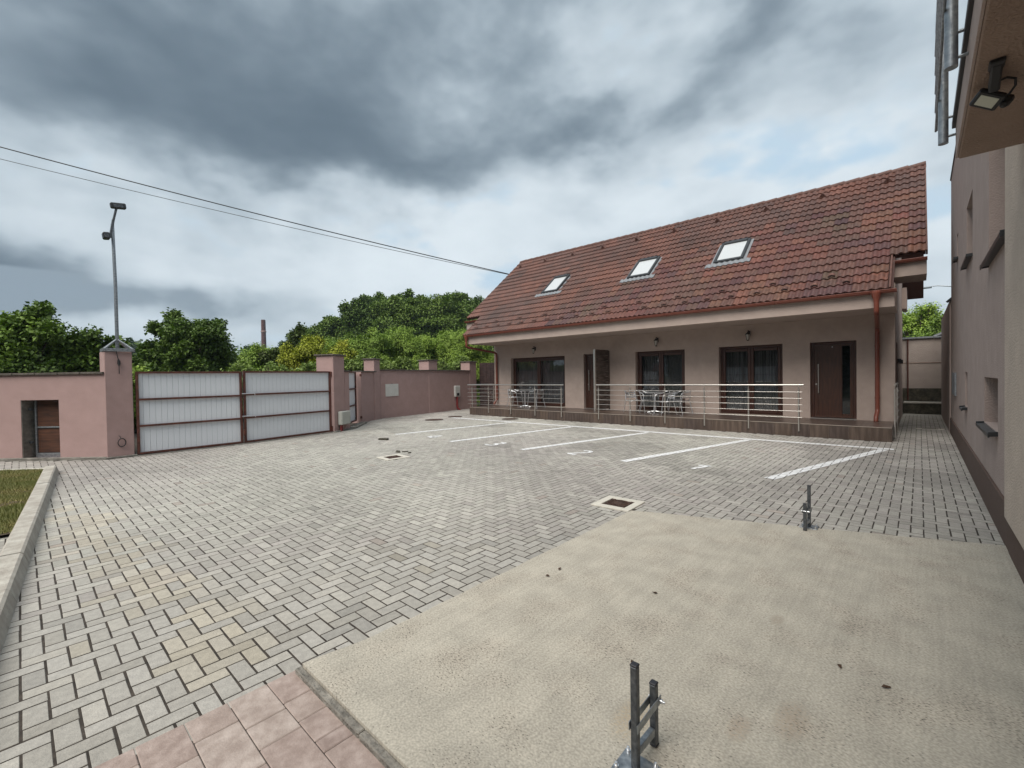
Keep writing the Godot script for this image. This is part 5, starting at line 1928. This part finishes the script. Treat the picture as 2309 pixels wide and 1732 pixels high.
func drain(at: Vector3, turn: float, label: String) -> void:
	var o := thing("yard_drain", label, "drain", at, turn, "square yard drains")
	var s := 0.255
	for k in 4:
		var b := MB.new()
		var t := Transform3D(Basis(Vector3.UP, PI * 0.5 * k), Vector3.ZERO)
		b.box(t * Transform3D(Basis.IDENTITY, Vector3(-0.0475, -0.03, s - 0.0475)), Vector3(s * 2.0 - 0.098, 0.06, 0.095), 0.004)
		local(o, "frame_bar", b, M.pale_concrete)
	var pl := MB.new()
	pl.box(Transform3D(Basis.IDENTITY, Vector3(0, -0.020, 0)), Vector3(0.33, 0.012, 0.33))
	local(o, "grate_base", pl, M.iron_dark)
	var hub := MB.new()
	hub.lathe([Vector2(0, -0.004), Vector2(0.055, -0.004), Vector2(0.06, -0.02)], Transform3D.IDENTITY, 20)
	local(o, "hub", hub, M.rust_iron)
	for k in 18:
		var sp := MB.new()
		var d := Vector3(cos(TAU * k / 18.0), 0, sin(TAU * k / 18.0))
		sp.beam(d * 0.05 + Vector3(0, -0.010, 0), d * 0.132 + Vector3(0, -0.010, 0), 0.014, 0.010)
		local(o, "spoke", sp, M.rust_iron)
	var rg := MB.new()
	rg.lathe([Vector2(0.128, -0.02), Vector2(0.128, -0.003), Vector2(0.150, -0.003), Vector2(0.150, -0.02)], Transform3D.IDENTITY, 28)
	for c in [[1, 1], [-1, 1], [1, -1], [-1, -1]]:
		rg.bb(Vector3(c[0] * 0.106, -0.03, c[1] * 0.106), Vector3(c[0] * 0.16, -0.006, c[1] * 0.16))
	local(o, "ring", rg, M.rust_iron)

func parking_post(at: Vector3, off: Vector3, label: String) -> void:
	var o := thing("barrier_post", label, "post", at, 0.0, "folding barrier posts")
	var s := 0.030
	var pl := MB.new()
	pl.bx(at + Vector3(0, 0.004, 0), Vector3(0.16, 0.008, 0.14), 0.002)
	part(o, "base_plate", pl, M.zinc)
	for c in [[-0.062, -0.052], [0.062, -0.052], [-0.062, 0.052], [0.062, 0.052]]:
		var b := MB.new()
		b.lathe([Vector2(0, 0.034), Vector2(0.006, 0.032), Vector2(0.006, 0.02), Vector2(0.011, 0.02), Vector2(0.011, 0.008)], Transform3D(Basis.IDENTITY, at + Vector3(c[0], 0, c[1])), 6)
		part(o, "bolt", b, M.aluminium)
	var m := MB.new()
	m.bx(at + Vector3(0, 0.222, 0), Vector3(s, 0.43, s), 0.004)
	part(o, "main_tube", m, M.dull_zinc)
	var q := at + off
	var sw := MB.new()
	sw.bx(q + Vector3(0, 0.145, 0), Vector3(s, 0.265, s), 0.004)
	part(o, "swing_tube", sw, M.dull_zinc)
	for c in [[at + Vector3(0, 0.441, 0)], [q + Vector3(0, 0.2815, 0)], [q + Vector3(0, 0.009, 0)]]:
		var cp := MB.new()
		cp.bx(c[0], Vector3(s + 0.002, 0.010, s + 0.002), 0.003)
		part(o, "end_cap", cp, M.dark_cap)
	var d := off.normalized()
	var lk := MB.new()
	lk.beam(at + d * 0.016 + Vector3(0, 0.075, 0), q - d * 0.016 + Vector3(0, 0.075, 0), 0.026, 0.034, 0.003)
	part(o, "lower_link", lk, M.zinc)
	for sg in [-1.0, 1.0]:
		var st := MB.new()
		var sx := Vector3(0.0185 * sg, 0, 0)
		st.beam(at + sx - d * 0.020 + Vector3(0, 0.185, 0), q + sx + d * 0.03 + Vector3(0, 0.205, 0), 0.004, 0.036, 0.001)
		part(o, "strap", st, M.zinc)
	var bo := MB.new()
	bo.tube([q + Vector3(-0.03, 0.205, 0.0) + d * 0.012, q + Vector3(0.045, 0.205, 0.0) + d * 0.012], 0.005, 8)
	bo.tube([q + Vector3(0.027, 0.205, 0.0) + d * 0.012, q + Vector3(0.034, 0.205, 0.0) + d * 0.012], 0.010, 6)
	part(o, "bolt", bo, M.aluminium)

# ------------------------------------------------------------------ plants
func leaf_clump(n: int, size: float, spread: float, sd: int) -> ArrayMesh:
	var r := RandomNumberGenerator.new()
	r.seed = sd
	var mb := MB.new()
	for i in n:
		var c := Vector3(r.randf_range(-1, 1), r.randf_range(-0.6, 0.6), r.randf_range(-1, 1)) * spread
		var d := (c.normalized() * 0.8 + Vector3(r.randf_range(-1, 1), r.randf_range(-0.9, 0.5), r.randf_range(-1, 1))).normalized()
		var up := (Vector3.UP + Vector3(r.randf_range(-1, 1), r.randf_range(-0.3, 0.6), r.randf_range(-1, 1)) * 0.75).normalized()
		var sx := d.cross(up).normalized()
		var nn := sx.cross(d).normalized()
		var l := size * r.randf_range(0.75, 1.25)
		var w := l * 0.40
		var tip := c + d * l - nn * l * 0.12
		var a := c + d * l * 0.42 + sx * w + nn * l * 0.06
		var b := c + d * l * 0.42 - sx * w + nn * l * 0.06
		var na := (nn + sx * 0.35).normalized()
		var nb := (nn - sx * 0.35).normalized()
		mb.tri(c, a, tip, na, na, na)
		mb.tri(c, tip, b, nb, nb, nb)
	return mb.mesh()

var clumps := []

# lobes are [offset from the base, radius]; leaves fill a shell of each lobe, denser outside
func plant(called: String, label: String, category: String, at: Vector3, lobes: Array, count: int, kind: int, scale: float, c0: Color, c1: Color, trunk: float, group: String, gaps := 0.0) -> Node3D:
	var o := thing(called, label, category, at, 0.0, group)
	var tr := MB.new()
	var low: float = 1e9
	var mid := Vector3.ZERO
	var wsum := 0.0
	for l in lobes:
		low = minf(low, l[0].y)
		mid += l[0] * l[1]
		wsum += l[1]
	mid /= wsum
	var fork := Vector3(mid.x * 0.3, maxf(low * 0.45, 0.3), mid.z * 0.3)
	if trunk > 0.03:
		tr.tube([at + Vector3(0, -0.15, 0), at + Vector3(0.02, fork.y * 0.4, 0.01), at + fork, at + mid * Vector3(0.8, 1.0, 0.8)], [trunk * 1.35, trunk, trunk * 0.8, trunk * 0.3], 8)
	for l in lobes:
		var e: Vector3 = l[0]
		var k: Vector3 = fork.lerp(e, 0.5) + Vector3(rng.randfn(0, 0.06), 0.0, rng.randfn(0, 0.06)) * l[1]
		tr.tube([at + fork, at + k, at + e, at + e + (e - fork).normalized() * l[1] * 0.75], [maxf(trunk * 0.55, 0.018), maxf(trunk * 0.4, 0.014), maxf(trunk * 0.22, 0.010), 0.006], 6)
		for q in 4:
			var dd := Vector3(rng.randfn(), rng.randfn() * 0.7 + 0.3, rng.randfn()).normalized()
			tr.tube([at + e, at + e + dd * l[1] * 0.55, at + e + dd * l[1] * 0.9 + Vector3(0, l[1] * 0.08, 0)], [maxf(trunk * 0.2, 0.010), 0.008, 0.004], 5)
	part(o, "trunk", tr, M.bark)
	var area := 0.0
	for l in lobes:
		area += l[1] * l[1]
	var gn := noise(1.1 / maxf(scale, 0.5), rng.randi() % 9999, 2)
	var buf := PackedFloat32Array()
	for l in lobes:
		var n := int(count * l[1] * l[1] / area)
		var sq := Vector3(1.0, 0.82 + rng.randf() * 0.25, 1.0)
		var tint := rng.randf()
		for i in n:
			var d := Vector3(rng.randfn(), rng.randfn(), rng.randfn()).normalized()
			var rad: float = l[1] * pow(rng.randf(), 0.38) * (1.0 + rng.randfn(0, 0.07))
			var p: Vector3 = l[0] + d * sq * rad
			if p.y < 0.05:
				continue
			if gn.get_noise_3dv(at + p) < gaps - 0.32:
				continue
			var f := (d * 0.7 + Vector3(rng.randfn(), rng.randfn(), rng.randfn()) * 0.45).normalized()
			var b := Basis(Quaternion(Vector3.UP, (Vector3.UP * 0.8 + f * 0.6).normalized())) * Basis(Vector3.UP, rng.randf() * TAU)
			var s := scale * rng.randf_range(0.7, 1.3)
			var c := c0.lerp(c1, clampf(tint * 0.75 + rng.randf() * 0.5 - 0.12, 0.0, 1.0))
			var v := rng.randf_range(0.8, 1.2)
			put(buf, Transform3D(b.scaled(Vector3(s, s, s)), at + p), Color(c.r * v, c.g * v, c.b * v))
	many(o, "crown", clumps[kind], M.leaf, buf, "stuff")
	return o

# direction (degrees from -z, to the right positive) and distance give a place on the ground
func place(az: float, dist: float) -> Vector3:
	return Vector3(sin(deg_to_rad(az)) * dist, -0.1, -cos(deg_to_rad(az)) * dist)

func round_lobes(w: float, h: float, base: float, n: int, r: float) -> Array:
	var out := []
	for i in n:
		var f := (i + 0.5) / n
		var y := lerpf(base, h, f)
		var ring := sqrt(clampf(1.0 - pow(absf(f - 0.42) / 0.62, 2.0), 0.05, 1.0))
		var a := i * 2.4 + rng.randf() * 0.7
		var c := Vector3(cos(a) * w * 0.5 * ring * rng.randf_range(0.5, 1.0), y - r * 0.5, sin(a) * w * 0.5 * ring * rng.randf_range(0.5, 1.0))
		var q := r * rng.randf_range(0.6, 1.2)
		out.append([c, q])
		# small sprays that break the outline
		for k in 3:
			var d := Vector3(rng.randfn(), absf(rng.randfn()) * 0.9 + 0.1, rng.randfn()).normalized()
			var qq := r * rng.randf_range(0.18, 0.36)
			out.append([c + d * (q + qq * 0.35), qq])
	return out

func make_plants() -> void:
	clumps = [leaf_clump(9, 0.105, 0.13, 1), leaf_clump(12, 0.085, 0.15, 2), leaf_clump(14, 0.17, 0.26, 3)]
	var dark0 := Color(0.070, 0.125, 0.018)
	var dark1 := Color(0.115, 0.185, 0.026)
	var fresh0 := Color(0.185, 0.29, 0.036)
	var fresh1 := Color(0.31, 0.43, 0.065)
	# the two near trees over the left wall
	var near_g := "trees standing just behind the left wall"
	var l1 := round_lobes(3.6, 3.55, 1.2, 11, 0.78)
	l1.append([Vector3(0.1, 3.55, -0.4), 0.22])
	l1.append([Vector3(0.25, 3.78, -0.6), 0.17])
	l1.append([Vector3(0.35, 3.95, -0.75), 0.12])
	l1.append([Vector3(0.6, 3.15, -1.6), 0.34])
	l1.append([Vector3(0.7, 2.95, -2.2), 0.24])
	plant("broadleaf_tree", "leafy green tree at the far left with a shoot rising from its top", "tree", place(-90.5, 19.0), l1, 9500, 0, 0.95, dark0, fresh0, 0.09, near_g)
	var l2 := round_lobes(2.7, 4.15, 1.3, 12, 0.70)
	l2.append([Vector3(-0.2, 4.05, -0.3), 0.24])
	l2.append([Vector3(0.1, 4.1, -0.9), 0.20])
	plant("broadleaf_tree", "dense dark green rounded tree rising behind the double gate", "tree", place(-77.6, 22.0), l2, 10000, 0, 0.95, dark0, dark1, 0.09, near_g)
	plant("broadleaf_tree", "smaller dark tree joined to the left side of the rounded tree", "tree", place(-80.6, 22.5), round_lobes(1.5, 3.4, 1.0, 6, 0.5), 4000, 0, 0.92, dark0, dark1, 0.06, near_g)
	# shrubs behind the wall and the gate: direction, distance, height, width, brightness
	var shrubs := [[-95.0, 22.0, 3.2, 3.0, 0.3], [-88.0, 23.0, 2.7, 2.6, 0.8], [-85.6, 21.5, 2.55, 2.2, 0.95], [-83.4, 24.0, 2.75, 2.6, 0.7], [-81.6, 20.0, 2.25, 1.6, 1.0], [-74.2, 23.0, 2.6, 2.2, 0.5], [-72.2, 25.0, 3.1, 2.8, 0.75],
		[-70.2, 26.0, 3.3, 2.8, 0.55], [-68.0, 25.0, 3.45, 2.6, 0.6], [-66.6, 28.0, 3.8, 2.8, 0.75], [-63.9, 27.0, 3.9, 2.6, 0.35], [-62.4, 29.0, 4.3, 3.0, 0.3],
		[-60.4, 28.0, 4.5, 3.0, 0.6], [-58.4, 29.0, 4.7, 3.0, 0.7], [-56.4, 30.0, 5.1, 3.2, 0.8], [-54.6, 29.0, 4.5, 2.8, 0.7], [-52.6, 30.0, 4.7, 3.0, 0.85], [-50.6, 30.0, 4.8, 3.2, 0.8], [-48.6, 29.0, 5.0, 3.0, 0.95], [-46.9, 28.0, 4.7, 2.8, 0.9]]
	var words := ["behind the far left tree", "between the far left tree and the lamp pillar", "bright, just left of the lamp pillar", "behind the lamp pillar", "low and bright at the lamp pillar", "right of the rounded tree", "below the chimney", "right of the chimney", "left of the yellow bush", "behind the yellow bush", "dark, right of the yellow bush", "dark, behind the wide gate pillar", "above the wicket gate", "left of the bend pillar", "tall, above the bend pillar", "above the white board", "between bend and slim pillar", "above the slim pillar", "bright and tall, left of the house corner", "nearest the house corner"]
	for i in shrubs.size():
		var s: Array = shrubs[i]
		plant("wild_shrub", "green wild shrub behind the wall, " + words[i], "shrub", place(s[0], s[1]), round_lobes(s[3] * 0.8, s[2] - 0.25, 0.7, 9, s[3] * 0.27), 6500, 1, 0.95, dark1.lerp(fresh0, s[4]), fresh0.lerp(fresh1, s[4]), 0.04, "wild shrubs behind the boundary wall")
	plant("yellow_bush", "yellow-green bush standing out behind the wide gate pillar", "shrub", place(-65.5, 21.8), round_lobes(2.3, 3.75, 1.1, 10, 0.6), 6000, 1, 0.95, Color(0.26, 0.30, 0.018), Color(0.36, 0.38, 0.028), 0.04, "")
	plant("young_tree", "thin young tree with sparse leaves left of the yellow bush", "tree", place(-68.6, 24.0), [[Vector3(0, 3.4, 0), 0.35], [Vector3(-0.35, 3.0, 0.5), 0.3], [Vector3(0.2, 3.9, -0.25), 0.25], [Vector3(0.25, 4.3, -0.45), 0.16], [Vector3(-0.1, 2.5, 0.2), 0.5], [Vector3(-0.6, 2.9, 0.9), 0.28]], 420, 0, 1.1, Color(0.06, 0.10, 0.02), Color(0.11, 0.13, 0.035), 0.04, "", 0.1)
	# low growth hanging over the wall top
	var low := [[-73.5, 17.0], [-70.5, 17.2], [-67.2, 17.6], [-63.0, 18.5], [-61.2, 20.0], [-58.6, 21.5], [-56.3, 21.6], [-54.0, 22.6], [-51.4, 24.2], [-49.4, 25.0]]
	var lw := ["by the right gate leaf, leftmost", "by the right gate leaf, middle", "by the right gate leaf, rightmost", "beside the wide gate pillar", "behind the wicket gate", "behind the bend pillar", "behind the white board", "left of the slim pillar", "right of the slim pillar", "left of the end pillar"]
	for i in low.size():
		plant("bramble", "low leafy bramble peeping over the wall " + lw[i], "shrub", place(low[i][0], low[i][1] + 1.3), round_lobes(1.7, 2.25 + 0.018 * low[i][1] * (0.3 if i < 3 else 1.0), 1.2, 6, 0.42), 1600, 0, 0.85, Color(0.15, 0.225, 0.045), Color(0.23, 0.31, 0.08), 0.03, "brambles along the wall")
	# the wood on the rise behind
	var wood := [[-69.3, 80.0, 6.6, 0], [-67.9, 72.0, 7.4, 0], [-66.6, 64.0, 8.4, 0], [-64.2, 62.0, 9.0, 1], [-62.0, 62.0, 9.8, 0], [-60.6, 60.0, 11.6, 0], [-58.8, 60.0, 12.0, 0], [-57.0, 58.0, 11.9, 1], [-55.2, 60.0, 12.3, 0], [-53.4, 58.0, 11.6, 1], [-51.6, 60.0, 11.4, 0], [-50.2, 58.0, 12.4, 1], [-48.6, 60.0, 12.0, 0], [-47.0, 58.0, 11.2, 0], [-45.0, 60.0, 11.0, 0]]
	var places := ["lowest, just right of the chimney", "low, behind the sparse young tree", "low, above the yellow bush", "lower slope, first lighter crown", "lower slope, above the wide gate pillar", "where the crowns step up", "left shoulder of the tall group", "lighter, left of the tallest crowns", "tall, above the bend pillar", "lighter, above the white board", "in the dip of the tall group", "lighter and tallest, near the house roof", "second from the house roof edge", "touching the house roof edge", "hidden mostly behind the house roof"]
	for i in wood.size():
		var w: Array = wood[i]
		plant("forest_tree", "dark green tree of the wood, %s" % places[i], "tree", place(w[0], w[1]), round_lobes(4.2, w[2], 2.6, 13, 1.55), 8000, 2, 1.25, dark0 if w[3] == 0 else dark1, dark1 if w[3] == 0 else Color(0.14, 0.21, 0.03), 0.2, "trees of the wood on the rise", -0.02)
	# far tree line at the horizon
	var far := PackedFloat32Array()
	for i in 15000:
		var az := rng.randf_range(-100.0, -60.0)
		var dist := rng.randf_range(118.0, 150.0)
		var top := 7.2 + 2.6 * sin(az * 0.9) * sin(az * 0.37 + 1.0) + (1.2 * sin(az * 3.1))
		var p := place(az, dist)
		p.y = top * pow(rng.randf(), 0.6)
		var s := rng.randf_range(3.0, 5.0)
		var v := rng.randf_range(0.75, 1.2)
		put(far, Transform3D(Basis(Vector3.UP, rng.randf() * TAU).scaled(Vector3(s, s, s)), p), Color(0.042 * v, 0.078 * v, 0.026 * v))
	var fo := many(self, "distant_wood", clumps[2], M.leaf, far, "stuff")
	tag(fo, "distant wooded horizon beyond the left wall", "wood")
	# trees over the alley
	plant("garden_tree", "light airy tree with sky showing through above the alley wall", "tree", place(-0.2, 33.0), round_lobes(3.4, 5.3, 2.8, 9, 0.75), 2600, 1, 1.2, fresh0, fresh1, 0.1, "trees over the alley", 0.12)
	plant("garden_tree", "dense bright shrub right above the alley wall", "tree", place(0.6, 27.5), round_lobes(3.0, 3.75, 1.4, 9, 0.7), 5200, 1, 1.0, fresh0, Color(0.085, 0.14, 0.02), 0.07, "trees over the alley")
	# factory chimney
	var ch := thing("factory_chimney", "tall thin reddish brick factory chimney on the horizon", "chimney", place(-71.13, 210.0))
	var cp := place(-71.13, 210.0)
	var sh := MB.new()
	sh.lathe([Vector2(1.15, 0), Vector2(0.80, 26.6), Vector2(0.6, 26.7), Vector2(0, 26.7)], Transform3D(Basis.IDENTITY, cp), 16)
	part(ch, "shaft", sh, M.chimney_brick)
	for y in [21.5, 13.6]:
		var bd := MB.new()
		bd.lathe([Vector2(0.85, y), Vector2(1.05, y + 0.1), Vector2(1.04, y + 0.6), Vector2(0.85, y + 0.7)], Transform3D(Basis.IDENTITY, cp), 16)
		part(ch, "band", bd, M.chimney_band)

# ------------------------------------------------------------------ behind the viewer: trees, and a fence added for the patio door reflections
func make_behind() -> void:
	for i in 4:
		gate_leaf("added unseen white sheet metal fence panel behind the viewer, %s" % ["first", "second", "third", "fourth"][i], Vector2(-6.0 - i * 2.5, 10.0), Vector2(-8.45 - i * 2.5, 10.0), 0.1, 2.2, [0.8, 1.5], 0.24)
	for i in 7:
		plant("hedge_tree", "tall dark garden tree behind the viewer, %s" % ["first", "second", "third", "fourth", "fifth", "sixth", "seventh"][i], "tree", Vector3(2.0 - i * 4.0, -0.1, 13.5 + (i % 3) * 1.2), round_lobes(3.6, 7.0 + (i % 2), 1.5, 10, 1.25), 1500, 2, 1.6, Color(0.04, 0.075, 0.016), Color(0.068, 0.115, 0.022), 0.15, "garden trees behind the viewer")
